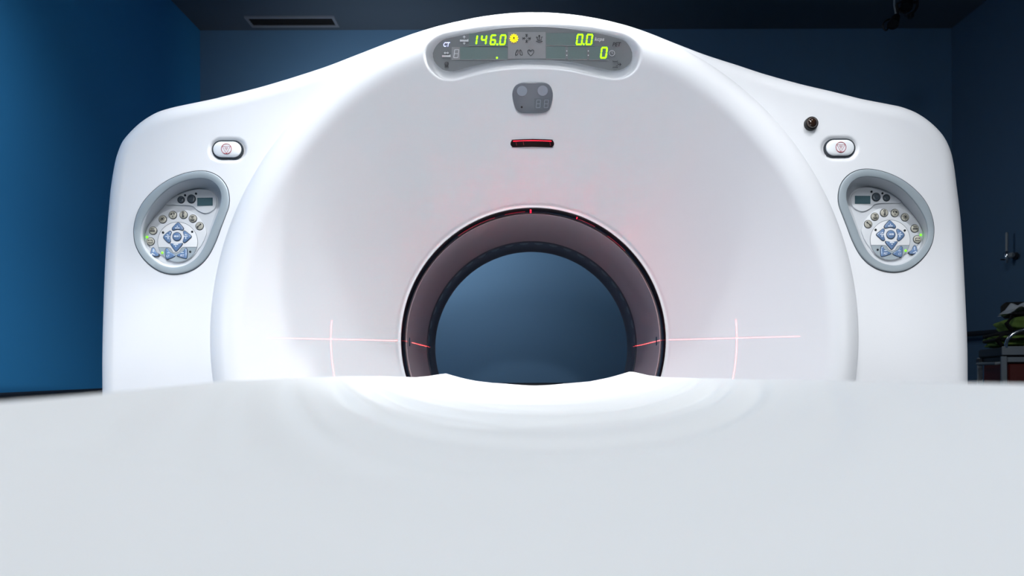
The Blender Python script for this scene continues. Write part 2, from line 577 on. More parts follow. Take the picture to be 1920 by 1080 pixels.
def housing():
    th = np.concatenate([np.radians(np.arange(-100, 100, 0.27)), np.radians(np.arange(100, 260, 1.6))])
    nth = len(th)
    # outline radius along each ray from the bore axis
    ox, oz = OUT[:, 0] - XC, OUT[:, 1] - AXZ
    oa = np.unwrap(np.arctan2(ox, oz))
    if oa[-1] < oa[0]:
        oa, ox, oz = oa[::-1], ox[::-1], oz[::-1]
    orad = np.hypot(ox, oz)
    R = np.interp(np.mod(th - oa[0], 2 * PI) + oa[0], np.append(oa, oa[0] + 2 * PI), np.append(orad, orad[0]))
    R = np.maximum(R, RD + 0.006)
    tA = np.concatenate([np.linspace(0, 0.06, 26, endpoint=False), np.linspace(0.06, 0.62, 60, endpoint=False), np.linspace(0.62, 1.0, 90)])
    tB = (1 - np.cos(np.linspace(0, 1, 151)[1:] * PI)) / 2 * 0.45 + np.linspace(0, 1, 151)[1:] * 0.55
    rA = RING_R + tA * (RD - RING_R)
    r = np.vstack([np.repeat(rA[:, None], nth, 1), RD + tB[:, None] * (R - RD)[None, :]])
    X = XC + r * np.sin(th)[None, :]
    Z = AXZ + r * np.cos(th)[None, :]
    d_out, _ = seg_dist(X, Z, OUT)
    # side panels, rolled over at the outline
    e = np.clip(1 - d_out / WING_ROLL, 0, 1)
    wing = YW + WING_ROLL * (1 - np.sqrt(np.maximum(1 - e * e, 0)))
    drum = drum_y(r)
    k = 0.018 + 0.035 * (1 - smooth(0.35, 0.75, np.abs(np.where(th > PI, th - 2 * PI, th))))[None, :]
    h = np.clip(0.5 + 0.5 * (wing - drum) / k, 0, 1)
    Y = wing * (1 - h) + drum * h - k * h * (1 - h)
    Y = np.where(r <= RD - 0.04, drum, Y)
    # bead where the funnel meets the ring window
    Y = Y - 0.003 * np.exp(-((r - RING_R - 0.002) / 0.0022) ** 2) + 0.0022 * np.exp(-((r - RING_R - 0.009) / 0.004) ** 2)
    # dimples
    u = X / Y * F + VX
    v = VY - (Z - H) / Y * F
    px = u + ROLL * (v - VY)
    py = v - ROLL * (u - VX)

    def dimple(loop, depth, e0, e1, Y):
        L = np.array(loop)
        lo, hi = L.min(0) - 45, L.max(0) + 45
        m = (px > lo[0]) & (px < hi[0]) & (py > lo[1]) & (py < hi[1])
        d, ins = seg_dist(px[m], py[m], loop)
        d = np.where(ins, -d, d)
        Y2 = Y.copy()
        Y2[m] += depth * (1 - smooth(e0, e1, d))
        return Y2
    Lb = np.array(BEAN)
    m = (px > Lb[:, 0].min() - 45) & (px < Lb[:, 0].max() + 45) & (py > Lb[:, 1].min() - 45) & (py < Lb[:, 1].max() + 45)
    d, ins = seg_dist(px[m], py[m], BEAN)
    d = np.where(ins, -d, d)
    deep = DISP_PLANE.y0 + DISP_PLANE.k * (Z[m] - DISP_PLANE.z0) + 0.010
    up = np.clip((88 - py[m]) / 30, 0, 1)
    msk = 1 - smooth(1, 18 - 5 * up, d)
    Y[m] = Y[m] + np.maximum(deep - Y[m], 0.0) * msk
    for L in (PAD_OUT, mirror_px(PAD_OUT)):
        Y = dimple(L, 0.11, -8, -3, Y)
    for L in (stadium(*EB, 60, 34), mirror_px(stadium(*EB, 60, 34))):
        Y = dimple(L, 0.008, -1, 7, Y)
    nr = r.shape[0]
    rings = [np.stack([X[i], Y[i], Z[i]], 1) for i in range(nr)]
    # back: sides sweep back and in, then the rear face, then the sleeve behind the bore
    cx, cz = XC, AXZ
    for yb, s in ((2.0, 1.0), (2.3, 0.993), (2.55, 0.975), (2.62, 0.955), (2.645, 0.93)):
        rings.append(np.stack([cx + (X[-1] - cx) * s, np.full(nth, yb), np.maximum(cz + (Z[-1] - cz) * s, 0.0)], 1))
    for rb, yb in ((0.46, 2.65), (0.43, 2.65), (0.412, 2.64), (0.412, 2.05), (0.400, 1.99)):
        rings.append(np.stack([cx + rb * np.sin(th), np.full(nth, yb), cz + rb * np.cos(th)], 1))
    V = np.concatenate(rings)
    n = len(rings)
    i, j = np.meshgrid(np.arange(n), np.arange(nth), indexing='ij')
    a, b = i * nth + j, i * nth + (j + 1) % nth
    i2 = (i + 1) % n
    c, d = i2 * nth + (j + 1) % nth, i2 * nth + j
    Fc = np.stack([a, b, c, d], -1).reshape(-1, 4)
    me = bpy.data.meshes.new('housing')
    me.vertices.add(len(V))
    me.vertices.foreach_set('co', V.astype(np.float32).ravel())
    me.loops.add(Fc.size)
    me.loops.foreach_set('vertex_index', Fc.astype(np.int32).ravel())
    me.polygons.add(len(Fc))
    me.polygons.foreach_set('loop_start', (np.arange(len(Fc)) * 4).astype(np.int32))
    me.polygons.foreach_set('use_smooth', np.ones(len(Fc), bool))
    me.update(calc_edges=True)
    me.validate()
    import bmesh
    bm = bmesh.new()
    bm.from_mesh(me)
    bmesh.ops.recalc_face_normals(bm, faces=bm.faces)
    bm.to_mesh(me)
    bm.free()
    me.materials.append(M['shell'])
    return me


GANTRY = empty('scanner_gantry', (XC, 2.2, 0), 'large white body scanner with a round bore, lit display and two side keypads', 'scanner')


def adopt(name, me, parent):
    o = bpy.data.objects.new(name, me)
    COL.objects.link(o)
    o.parent = parent
    o.matrix_parent_inverse = parent_chain(parent).inverted()
    return o


adopt('housing', housing(), GANTRY)

# bore: dark laser window, liner, darker rear sleeve
AX = Vector((XC, 0, AXZ))
YAX = Vector((0, 1, 0))
wr = MB().lathe(AX, YAX, [(0.3815, 1.968), (0.3775, 1.976), (0.3740, 2.002), (0.3745, 2.012), (0.395, 2.012), (0.398, 1.99)], M['glass_dark'], 160).build('laser_window_ring', GANTRY)
wr['label'] = 'dark glossy ring window with painted red reflections'
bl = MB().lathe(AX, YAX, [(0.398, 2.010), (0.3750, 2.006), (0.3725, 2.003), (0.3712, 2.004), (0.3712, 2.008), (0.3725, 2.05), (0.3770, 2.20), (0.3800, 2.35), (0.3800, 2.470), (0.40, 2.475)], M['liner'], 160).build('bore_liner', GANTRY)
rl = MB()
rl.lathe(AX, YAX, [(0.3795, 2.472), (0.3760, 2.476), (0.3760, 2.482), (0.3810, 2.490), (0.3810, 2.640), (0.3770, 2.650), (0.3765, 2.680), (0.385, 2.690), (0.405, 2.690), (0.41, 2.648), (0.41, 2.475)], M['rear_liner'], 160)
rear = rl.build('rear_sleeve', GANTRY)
rear['label'] = 'dark rear sleeve of the bore'
# scalloped pads round the rear sleeve
for i in range(22):
    a = -PI / 2 + (i + 0.5) / 22 * PI
    pts = []
    for da, yy in ((-0.045, 2.492), (0.045, 2.492), (0.038, 2.53), (0.0, 2.548), (-0.038, 2.53)):
        pts.append(Vector((XC + 0.3806 * math.sin(a + da), yy, AXZ + 0.3806 * math.cos(a + da))))
    nn = Vector((-math.sin(a), 0, -math.cos(a)))
    MB().plate(pts, nn, 0.001, M['badge']).build('scallop', rear)

# ------------------------------------------------------------------ flat graphics helpers
def poly(mb, pl, pts, off, m, t=0.0006):
    mb.plate([pl.ray(x, y, off) for x, y in pts], pl.n, t, m)


def disc_px(cx, cy, r, n=20):
    return [(cx + r * math.sin(i / n * 2 * PI), cy - r * math.cos(i / n * 2 * PI)) for i in range(n)]


def ring_px(mb, pl, cx, cy, r0, r1, off, m, n=28, a0=0.0, a1=2 * PI, ry=1.0):
    full = abs(a1 - a0 - 2 * PI) < 1e-6
    k = n if full else n + 1
    A = [a0 + (a1 - a0) * i / n for i in range(k)]
    fr = lambda r, o: [pl.ray(cx + r * math.sin(a), cy - r * ry * math.cos(a), o) for a in A]
    loops = [fr(r0, off), fr(r1, off), fr(r1, off - 0.0006), fr(r0, off - 0.0006)]
    mb.loft(loops + [loops[0]], m, closed=full)


def stroke(mb, pl, pts, w, off, m, closed=False):
    """a flat line of width w (pixels) along pts"""
    p = [np.array(q, float) for q in pts]
    n = len(p)
    L, Rr = [], []
    for i in range(n):
        a = p[(i - 1) % n] if (closed or i > 0) else p[i]
        b = p[(i + 1) % n] if (closed or i < n - 1) else p[i]
        t = (b - a) / (np.linalg.norm(b - a) + 1e-9)
        nn = np.array([-t[1], t[0]])
        L.append(p[i] + nn * w / 2)
        Rr.append(p[i] - nn * w / 2)
    lo = [[pl.ray(x, y, off) for x, y in L], [pl.ray(x, y, off) for x, y in Rr], [pl.ray(x, y, off - 0.0006) for x, y in Rr], [pl.ray(x, y, off - 0.0006) for x, y in L]]
    mb.loft(lo + [lo[0]], m, closed=closed)


def rect(x0, y0, x1, y1):
    return [(x0, y0), (x1, y0), (x1, y1), (x0, y1)]


SEGS = {'0': 'abcdef', '1': 'bc', '4': 'fgbc', '6': 'afgedc', '8': 'abcdefg'}


def seven(mb, pl, ch, x0, y0, w, h, t, off, m, skew=0.13):
    sk = lambda x, y: (x + (y0 + h - y) * skew, y)
    g = t * 0.04
    hh = h / 2

    def hbar(y):
        return [(x0 + g + t * 0.3, y), (x0 + t * 0.62, y - t / 2), (x0 + w - t * 0.62, y - t / 2), (x0 + w - g - t * 0.3, y), (x0 + w - t * 0.62, y + t / 2), (x0 + t * 0.62, y + t / 2)]

    def vbar(x, ya, yb):
        return [(x, ya + g), (x + t / 2, ya + t * 0.42), (x + t / 2, yb - t * 0.42), (x, yb - g), (x - t / 2, yb - t * 0.42), (x - t / 2, ya + t * 0.42)]
    ya, ym, yb = y0 + t / 2, y0 + hh, y0 + h - t / 2
    S = {'a': hbar(ya), 'g': hbar(ym), 'd': hbar(yb), 'f': vbar(x0 + t / 2, ya, ym), 'b': vbar(x0 + w - t / 2, ya, ym), 'e': vbar(x0 + t / 2, ym, yb), 'c': vbar(x0 + w - t / 2, ym, yb)}
    for s in SEGS[ch]:
        poly(mb, pl, [sk(x, y) for x, y in S[s]], off, m)


def text_mesh(mb, pl, s, x0, y1, height, off, m, shear=0.25, bold=0.0, width=None):
    """lettering standing on the plane; (x0, y1) is the pixel of its lower left corner, height = capital height in pixels"""
    cu = bpy.data.curves.new('lettering', 'FONT')
    cu.body = s
    cu.shear = shear
    cu.offset = bold
    cu.fill_mode = 'FRONT'
    o = bpy.data.objects.new('lettering', cu)
    COL.objects.link(o)
    dg = bpy.context.evaluated_depsgraph_get()
    me = o.evaluated_get(dg).to_mesh()
    vs = np.array([v.co[:2] for v in me.vertices])
    fs = [tuple(p.vertices) for p in me.polygons]
    o.evaluated_get(dg).to_mesh_clear()
    bpy.data.objects.remove(o, do_unlink=True)
    bpy.data.curves.remove(cu)
    k = height / 0.69
    vs[:, 0] -= vs[:, 0].min()
    kx = k if width is None else width / vs[:, 0].max()
    if pl.mirror:      # the outline is mirrored, the lettering is not
        pts = [pl.ray(x0 - x * kx, y1 - y * k, off) for x, y in vs]
    else:
        pts = [pl.ray(x0 + x * kx, y1 - y * k, off) for x, y in vs]
    mb.add(pts, fs, m)


# ------------------------------------------------------------------ display at the top
PL = DISP_PLANE
DISP = MB()
DISP.plate([PL.ray(x, y) for x, y in resample(BEAN, 110)], PL.n, 0.006, M['panel'])
disp = DISP.build('display_panel', GANTRY)
disp['label'] = 'grey bean shaped display with green digits'


def sub(name, fn, parent, label=None):
    mb = MB()
    fn(mb)
    o = mb.build(name, parent, fix=False)
    if label:
        o['label'] = label
    return o


E1, E2, E3 = 0.0008, 0.0016, 0.0024
mbm = MB()
poly(mbm, PL, [(952.5, 60), (1023, 60), (1023, 109.5), (952.5, 110)], E1, M['panel_mid'])
mbm.build('icon_field', disp)
for r_ in (rect(880, 62.5, 951.5, 85.2), rect(847, 88, 862.5, 111), rect(862.5, 88, 951.5, 111.2), rect(1024, 62, 1114.5, 85), rect(1024, 87, 1060, 110), rect(1065, 87, 1100.5, 111), rect(1105, 87, 1141.5, 111.5)):
    mb = MB()
    poly(mb, PL, r_, E2, M['screen'] if r_[0] != (847, 88) else M['panel_mid'])
    stroke(mb, PL, [(r_[0][0], r_[2][1] + 0.6), (r_[2][0], r_[2][1] + 0.6)], 0.9, E2, M['line'])
    mb.build('screen', disp)
for ch, x, y, ww, hh in (('4', 900.2, 64.6, 11.5, 20), ('6', 917.6, 64.6, 11.5, 20), ('0', 935.4, 64.4, 12, 20.2), ('0', 1079, 63.2, 12.6, 21.4), ('0', 1097.2, 63.2, 12.6, 21.4), ('0', 1124.3, 87.7, 12.8, 22)):
    sub('digit', lambda mb: seven(mb, PL, ch, x, y, ww, hh, 3.0, E3, M['digit']), disp, 'glowing green digit %s' % ch)
sub('digit', lambda mb: seven(mb, PL, '1', 891.2 - 9, 64.6, 12, 20, 3.0, E3, M['digit']), disp, 'glowing green digit 1')
sub('digit', lambda mb: seven(mb, PL, '8', 850, 92.2, 9.2, 16.4, 1.3, E3, M['icon_light']), disp, 'unlit grey digit 8')
for x, y in ((932.5, 83), (1094.3, 82.6), (931.8, 108.2)):
    sub('decimal_point', lambda mb: poly(mb, PL, disc_px(x, y, 1.9, 12), E3, M['digit']), disp)
for x in (1062.6, 1103):
    sub('colon', lambda mb: [poly(mb, PL, disc_px(x, y, 1.2, 10), E3, M['icon_light']) for y in (95.3, 103.4)], disp)
sub('lettering', lambda mb: text_mesh(mb, PL, 'CT', 831.6, 87.2, 8.2, E3, M['blue_text'], bold=0.022, width=12.5), disp, 'glowing blue white letters CT')
sub('lettering', lambda mb: text_mesh(mb, PL, 'PET', 1148, 86.4, 7.2, E3, M['icon_dark'], bold=0.018, width=16.5), disp, 'dark letters PET')
sub('lettering', lambda mb: text_mesh(mb, PL, 'kcps', 1114.6, 76.2, 6.4, E3, M['icon_light'], bold=0.018, width=18.5), disp, 'pale letters kcps')


def table_icon(mb, cx, cy, vert):
    poly(mb, PL, [(cx - 8, cy + 3.2), (cx - 8, cy - 0.5), (cx + 4.5, cy - 0.2), (cx + 8, cy - 1.8), (cx + 8, cy + 3.2)], E3, M['icon_light'])
    if vert:
        poly(mb, PL, [(cx, cy - 8.5), (cx + 3, cy - 5), (cx + 0.8, cy - 5), (cx + 0.8, cy - 2.6), (cx - 0.8, cy - 2.6), (cx - 0.8, cy - 5), (cx - 3, cy - 5)], E3, M['icon_light'])
        poly(mb, PL, [(cx, cy + 8.8), (cx + 3, cy + 5.4), (cx + 0.8, cy + 5.4), (cx + 0.8, cy + 4), (cx - 0.8, cy + 4), (cx - 0.8, cy + 5.4), (cx - 3, cy + 5.4)], E3, M['icon_light'])
    else:
        y = cy - 4.6
        poly(mb, PL, [(cx - 5, y), (cx - 2, y - 2.6), (cx - 2, y - 0.8), (cx + 2, y - 0.8), (cx + 2, y - 2.6), (cx + 5, y), (cx + 2, y + 2.6), (cx + 2, y + 0.8), (cx - 2, y + 0.8), (cx - 2, y + 2.6)], E3, M['icon_light'])


sub('table_icon', lambda mb: table_icon(mb, 870.5, 74.6, True), disp, 'pale table icon with up and down arrows')
sub('table_icon', lambda mb: table_icon(mb, 837, 103.6, False), disp, 'pale table icon with sideways arrow')


def skull_icon(mb):
    ring_px(mb, PL, 837.5, 119.5, 3.0, 3.8, E3, M['icon_dark'])
    for s in (-1, 1):
        ring_px(mb, PL, 837.5 + s * 1.3, 119.8, 0.5, 1.0, E3, M['icon_dark'], 10)
        stroke(mb, PL, [(837.5 + s * 2.6, 122.6), (837.5 + s * 2.9, 127)], 0.8, E3, M['icon_dark'])
        stroke(mb, PL, [(837.5 + s * 0.8, 123.4), (837.5 + s * 0.9, 126.6)], 0.7, E3, M['icon_dark'])
    stroke(mb, PL, [(834.8, 123.8), (840.2, 123.8)], 0.7, E3, M['icon_dark'])


sub('figure_icon', skull_icon, disp)


def sun_icon(mb):
    pts = []
    for i in range(72):
        a = i / 72 * 2 * PI
        pts.append((963.6 + (7.6 + 1.0 * math.cos(12 * a)) * math.sin(a), 71.7 - (7.6 + 1.0 * math.cos(12 * a)) * math.cos(a)))
    poly(mb, PL, pts, E3, M['yellow'])
    for i in range(12):
        a = (i + 0.5) / 12 * 2 * PI
        stroke(mb, PL, [(963.6 + 5.6 * math.sin(a), 71.7 - 5.6 * math.cos(a)), (963.6 + 7.2 * math.sin(a), 71.7 - 7.2 * math.cos(a))], 0.9, E3 + 0.0006, M['icon_dark'])
    poly(mb, PL, disc_px(963.6, 70, 1.3, 10), E3 + 0.0006, M['black'])
    stroke(mb, PL, [(961.4, 74.6), (963.6, 71.4), (965.8, 74.6)], 1.3, E3 + 0.0006, M['black'])
    stroke(mb, PL, [(961.6, 71), (965.6, 71)], 1.0, E3 + 0.0006, M['black'])


sub('beam_on_icon', sun_icon, disp, 'glowing yellow sun shaped icon')


def cross_icon(mb):
    cx, cy = 987.3, 71.7
    for dx, dy in ((1, 0), (-1, 0), (0, 1), (0, -1)):
        q = (-dy, dx)
        f = lambda a, b: (cx + dx * a + q[0] * b, cy + dy * a + q[1] * b)
        stroke(mb, PL, [f(2.2, 0), f(6.4, 0)], 0.9, E3, M['icon_dark'])
        stroke(mb, PL, [f(7.4, -2.4), f(7.4, 2.4)], 0.9, E3, M['icon_dark'])
        stroke(mb, PL, [f(4, -2), f(6.2, 0), f(4, 2)], 0.9, E3, M['icon_dark'])


sub('centring_icon', cross_icon, disp)


def tray_icon(mb):
    stroke(mb, PL, [(1005, 69.4), (1007.6, 69.4), (1007.6, 74.8), (1015, 74.8), (1015, 69.4), (1017.6, 69.4)], 1.1, E3, M['icon_dark'])
    stroke(mb, PL, [(1011.2, 72.6), (1011.2, 66)], 1.1, E3, M['icon_dark'])
    poly(mb, PL, [(1011.2, 64.8), (1013.4, 68), (1009, 68)], E3, M['icon_dark'])
    stroke(mb, PL, [(1005.2, 76.8), (1008, 78.3), (1011.2, 78.8), (1014.4, 78.3), (1017.2, 76.8)], 1.1, E3, M['icon_dark'])


sub('raise_icon', tray_icon, disp)


def lung_icon(mb):
    for s in (-1, 1):
        c = 973
        lobe = catmull([(c + s * 1.6, 93.6), (c + s * 4.0, 94.4), (c + s * 6.0, 99), (c + s * 6.4, 102.8), (c + s * 4.6, 103.2), (c + s * 2.4, 101.2), (c + s * 1.7, 97)], 4)
        stroke(mb, PL, lobe, 0.9, E3, M['icon_dark'], closed=True)


sub('lung_icon', lung_icon, disp)


def heart_icon(mb):
    c = 995.2
    pts = catmull([(c, 95.6), (c + 2.6, 93.2), (c + 5.4, 94.6), (c + 5.2, 98.4), (c + 2.4, 102), (c, 104.2), (c - 2.4, 102), (c - 5.2, 98.4), (c - 5.4, 94.6), (c - 2.6, 93.2)], 4)
    stroke(mb, PL, pts, 1.0, E3, M['icon_dark'], closed=True)


sub('heart_icon', heart_icon, disp)


def clock_icon(mb):
    ring_px(mb, PL, 1147.3, 99.4, 4.5, 5.5, E3, M['icon_light'])
    stroke(mb, PL, [(1147.3, 96), (1147.3, 99.6), (1149.6, 99.6)], 0.9, E3, M['icon_light'])


sub('clock_icon', clock_icon, disp)


def bracket_icon(mb):
    stroke(mb, PL, [(1149, 113.2), (1149, 115), (1157.6, 115), (1157.6, 113.4)], 1.0, E3, M['icon_dark'])
    stroke(mb, PL, [(1149, 127.4), (1149, 125.8), (1157.6, 125.8), (1157.6, 127.2)], 1.0, E3, M['icon_dark'])
    stroke(mb, PL, [(1157, 117.6), (1159.4, 118)], 0.8, E3, M['icon_dark'])
    stroke(mb, PL, [(1155, 123.4), (1158, 123)], 0.8, E3, M['icon_dark'])
    stroke(mb, PL, [(1158, 120.4), (1164, 120.4)], 1.1, E3, M['icon_dark'])
    stroke(mb, PL, [(1161.6, 117.8), (1164.4, 120.4), (1161.6, 123)], 1.1, E3, M['icon_dark'])


sub('bracket_icon', bracket_icon, disp)

# ------------------------------------------------------------------ badge and red laser slot on the funnel
PB = cone_plane(184, -0.006)
q4 = lambda pts: [(780 + x / 4, 30 + y / 4) for x, y in pts]
BAD = catmull(q4([(875, 500), (960, 501), (1005, 525), (1026, 580), (1019, 650), (1000, 700), (960, 726), (875, 731), (790, 727), (752, 702), (733, 655), (722, 585), (742, 530), (790, 503)]), 4)
bd = MB()
bd.plate([PB.ray(x, y) for x, y in BAD], PB.n, 0.012, M['badge'], 0.002, 0.97)
badge = bd.build('patient_signal_panel', GANTRY)
badge['label'] = 'small slate grey rounded panel with two discs'
for x, y in ((978.8, 170.5), (1017.6, 170)):
    sub('signal_lamp', lambda mb: mb.plate([PB.ray(a, b, E1) for a, b in disc_px(x, y, 9.6, 28)], PB.n, 0.0008, M['badge_disc']), badge)
sub('signal_screen', lambda mb: poly(mb, PB, rect(1002, 184.6, 1030.5, 204.8), E1, M['badge_screen']), badge)
for x in (1004.6, 1019.4):
    sub('signal_digit', lambda mb: seven(mb, PB, '8', x, 186.6, 8.4, 15.6, 1.2, E2, M['badge_digit'], 0.08), badge)
sub('sensor', lambda mb: poly(mb, PB, disc_px(978.2, 200.8, 1.9, 14), E1, M['black']), badge)

PS = cone_plane(269, -0.004)
arch = lambda pts: [(x, y + ((x - 998) / 40) ** 2 * 1.2) for x, y in pts]
sl = MB()
sl.plate([PS.ray(x, y) for x, y in arch(catmull(stadium(998, 268.4, 82, 14.5, 8), 2))], PS.n, 0.014, M['red_glass'], 0.0015, 0.97)
slot = sl.build('laser_slot', GANTRY)
slot['label'] = 'dark slot window glowing red'
sub('lit_strip', lambda mb: stroke(mb, PS, arch([(962 + i * 6, 263.6) for i in range(13)]), 1.3, E1, M['red_lit']), slot)
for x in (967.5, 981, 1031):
    sub('reflection_mark', lambda mb: stroke(mb, PS, arch([(x, 266), (x + 1.2, 272)]), 0.6, E1, M['symbol_red']), slot)  # crimson strokes painted as reflections in the slot window

# ------------------------------------------------------------------ emergency buttons, indicator
def emergency_button(mirror):
    pl = Plane(YW + 0.004, H, 0.0, mirror)
    cx, cy = EB
    mb = MB()
    mb.dome([pl.ray(x, y, 0.0) for x, y in stadium(cx, cy, 52, 29, 12)], pl.n, 0.0035, 0.004, M['button_white'], 4)
    b = mb.build('emergency_button', GANTRY)
    b['label'] = 'white oval button with red triangle symbol'
    g = MB()
    outer = stadium(cx, cy, 59, 35, 12)
    g.plate([pl.ray(x, y, 0.0004) for x, y in outer], pl.n, 0.008, M['gasket'])
    g.build('gasket', b)
    s = MB()
    o = 0.0079
    ring_px(s, pl, cx, cy, 9.0, 9.9, o, M['symbol_red'], 32)
    stroke(s, pl, [(cx - 7.6, cy - 4.6), (cx + 7.6, cy - 4.6), (cx, cy + 8.8)], 1.0, o, M['symbol_red'], closed=True)
    stroke(s, pl, [(cx - 2.7, cy - 2.2), (cx + 2.7, cy - 2.2), (cx, cy + 2.4)], 1.0, o, M['symbol_red'], closed=True)
    poly(s, pl, disc_px(cx, cy - 0.8, 0.6, 8), o, M['symbol_red'])
    s.build('symbol', b, fix=False)


emergency_button(False)
emergency_button(True)

c = P(1525.5, 230, YW - 0.02)
il = MB().lathe(Vector((c.x, YW + 0.004, c.z + 0.003)), (0, -1, 0), [(0.0175, 0), (0.0175, 0.010), (0.0168, 0.014), (0.0150, 0.015), (0.0140, 0.013)], M['black'], 32, cap0=True).build('camera_dome', GANTRY)
il['label'] = 'small round dark lens with amber mottling'
MB().lathe(Vector((c.x, YW - 0.008, c.z + 0.003)), (0, -1, 0), [(0.0142, 0.0), (0.0135, 0.004), (0.011, 0.008), (0.006, 0.0105), (0.001, 0.011)], M['amber'], 32, cap1=True).build('lens', il)
MB().lathe(Vector((c.x, YW - 0.0075, c.z + 0.003)), (0, -1, 0), [(0.0150, 0.0), (0.0155, 0.002), (0.0148, 0.003), (0.0140, 0.002)], M['chrome'], 32).build('lens_ring', il)


# ------------------------------------------------------------------ keypads
def keypad(mirror):
    pf = Plane(YW - 0.004, H, 0.0, mirror)          # bezel front
    N = 96
    ro, ri, rf = resample(PAD_OUT, N), resample(PAD_IN, N), resample(PAD_FLOOR, N)
    py0, py1 = PAD_FLOOR and min(p[1] for p in PAD_FLOOR), max(p[1] for p in PAD_FLOOR)
    zt, zb = H + (VY - py0) / F * YW, H + (VY - py1) / F * YW
    pt = Plane(YW + 0.016, zb, 0.040 / (zt - zb), mirror)   # tray floor, deeper at the top
    w = lambda pl, arr, off=0.0: [pl.ray(x, y, off) for x, y in arr]
    mix = lambda a, b, t: a * (1 - t) + b * t
    mb = MB()
    cen = ro.mean(0)
    grow = lambda a, k: cen + (a - cen) * k
    L = [w(pf, grow(ro, 1.0), -0.02), w(pf, ro, -0.003), w(pf, mix(ro, ri, 0.06), -0.0008), w(pf, mix(ro, ri, 0.14), 0.0), w(pf, mix(ro, ri, 0.86), -0.0012), w(pf, mix(ro, ri, 0.95), -0.002), w(pf, ri, -0.005), w(pf, mix(ro, ri, 0.96), -0.0065)]
    mb.loft(L, M['bezel'])
    cp = mb.build('control_panel', GANTRY)
    cp['label'] = 'teardrop keypad in a grey recessed frame'
    g = MB()
    g.loft([w(pf, grow(ro, 1.013), -0.0036), w(pf, grow(ro, 0.99), -0.0036), w(pf, grow(ro, 0.99), -0.012), w(pf, grow(ro, 1.013), -0.012), w(pf, grow(ro, 1.013), -0.0036)], M['gasket'])
    g.build('gasket', cp)
    # tray: quarter-round wall down to the tilted floor
    t = MB()
    A, B = w(pf, ri, -0.005), w(pt, rf)
    loops = []
    for i in range(9):
        s = i / 8
        a = s * PI / 2
        kx, ky = 1 - math.cos(a), math.sin(a)
        kx = 0.55 * kx + 0.45 * s
        ky = 0.55 * ky + 0.45 * s
        loops.append([Vector((p.x * (1 - kx) + q.x * kx, p.y * (1 - ky) + q.y * ky, p.z * (1 - kx) + q.z * kx)) for p, q in zip(A, B)])
    t.loft(loops, M['tray'])
    t.add(B, [tuple(range(N))], M['tray'])
    t.build('tray', cp, fix=False)
    # upper lobe: a raised crescent shelf carrying the small screen
    lobe = catmull(k7([(330, 392), (420, 322), (520, 275), (640, 262), (720, 280), (775, 325), (785, 385), (760, 440), (690, 475), (620, 450), (575, 412), (500, 402), (420, 400)]), 4)
    s = MB()
    s.plate(w(pt, lobe, 0.004), pt.n, 0.005, M['tray'], 0.002, 0.975)
    s.build('screen_shelf', cp)
    sub('small_screen', lambda m_: poly(m_, pt, k7([(617, 340), (752, 338), (752, 407), (617, 409)]), 0.0052, M['lcd'], 0.002), cp, 'small dark teal screen')
    for x, y, r in ((475, 357, 29), (566, 350, 35)):
        m_ = MB()
        X, Y = k7([(x, y)])[0]
        ring = disc_px(X, Y, r / 4.695 * 1.12, 24)
        m_.plate(w(pt, ring, 0.0050), pt.n, 0.003, M['gasket'])
        m_.dome(w(pt, disc_px(X, Y, r / 4.695 * 0.92, 24), 0.0050), pt.n, 0.0012, 0.0022, M['btn_dark'], 4)
        ring_px(m_, pt, X, Y, r / 4.695 * 0.40, r / 4.695 * 0.5, 0.0088, M['icon_dark'], 16)
        m_.build('dark_button', cp)
    for x, y in ((510, 317), (606, 303)):
        X, Y = k7([(x, y)])[0]
        sub('indicator', lambda m_: m_.plate(w(pt, disc_px(X, Y, 2.0, 12), 0.0052), pt.n, 0.002, M['led_dark']), cp)
    # key field: wide round platform and inner dial
    cx, cy = k3([(668, 600)])[0]
    plat = []
    for i in range(72):
        a = i / 72 * 2 * PI
        r = 55.0 if math.cos(a) > -0.2 else 55.0 * (1 - 0.22 * smooth(-0.2, -0.9, np.array(math.cos(a))))
        plat.append((cx + r * math.sin(a), cy - r * math.cos(a)))
    # keep the platform inside the floor outline
    plat = np.array(plat)
    c0 = np.array([cx, cy])
    for i in range(len(plat)):
        for _ in range(40):
            d, ins = seg_dist(np.array([plat[i][0]]), np.array([plat[i][1]]), PAD_FLOOR)
            if ins[0] and d[0] > 1.2:
                break
            plat[i] = c0 + (plat[i] - c0) * 0.98
    p_ = MB()
    p_.plate(w(pt, plat, 0.0035), pt.n, 0.004, M['tray'], 0.0015, 0.985)
    p_.build('key_platform', cp)
    dcx, dcy = k3([(675, 675)])[0]
    d_ = MB()
    dial = disc_px(dcx, dcy, 37.6, 64)
    d_.plate(w(pt, dial, 0.0052), pt.n, 0.002, M['dial'], 0.0008, 0.985)
    lowpts = k3([(350, 768), (520, 768), (555, 780), (600, 850), (652, 862), (700, 840), (740, 775), (775, 764), (1000, 762)])
    lx = np.linspace(dcx - 35.6, dcx + 35.6, 49)
    lo_ = np.array(lowpts)
    ty = np.interp(lx, lo_[:, 0], lo_[:, 1])
    by = dcy + np.sqrt(np.maximum(37.0 ** 2 - (lx - dcx) ** 2, 0))
    d_.loft([[pt.ray(x, min(y, b), 0.0056) for x, y, b in zip(lx, ty, by)], [pt.ray(x, b, 0.0056) for x, b in zip(lx, by)]], M['bezel'], closed=False)
    stroke(d_, pt, lowpts, 0.7, 0.0060, M['seam'])
    ring_px(d_, pt, dcx, dcy, 36.9, 37.7, 0.0054, M['seam'], 64)
    d_.build('dial', cp, fix=False)
    D = 0.0052
    # round beige buttons
    GL = [(420, 292, 'sun'), (590, 220, 'two'), (770, 217, 'man'), (927, 280, 'bed'), (1040, 405, 'link'), (257, 483, 'bar'), (215, 665, 'loop')]
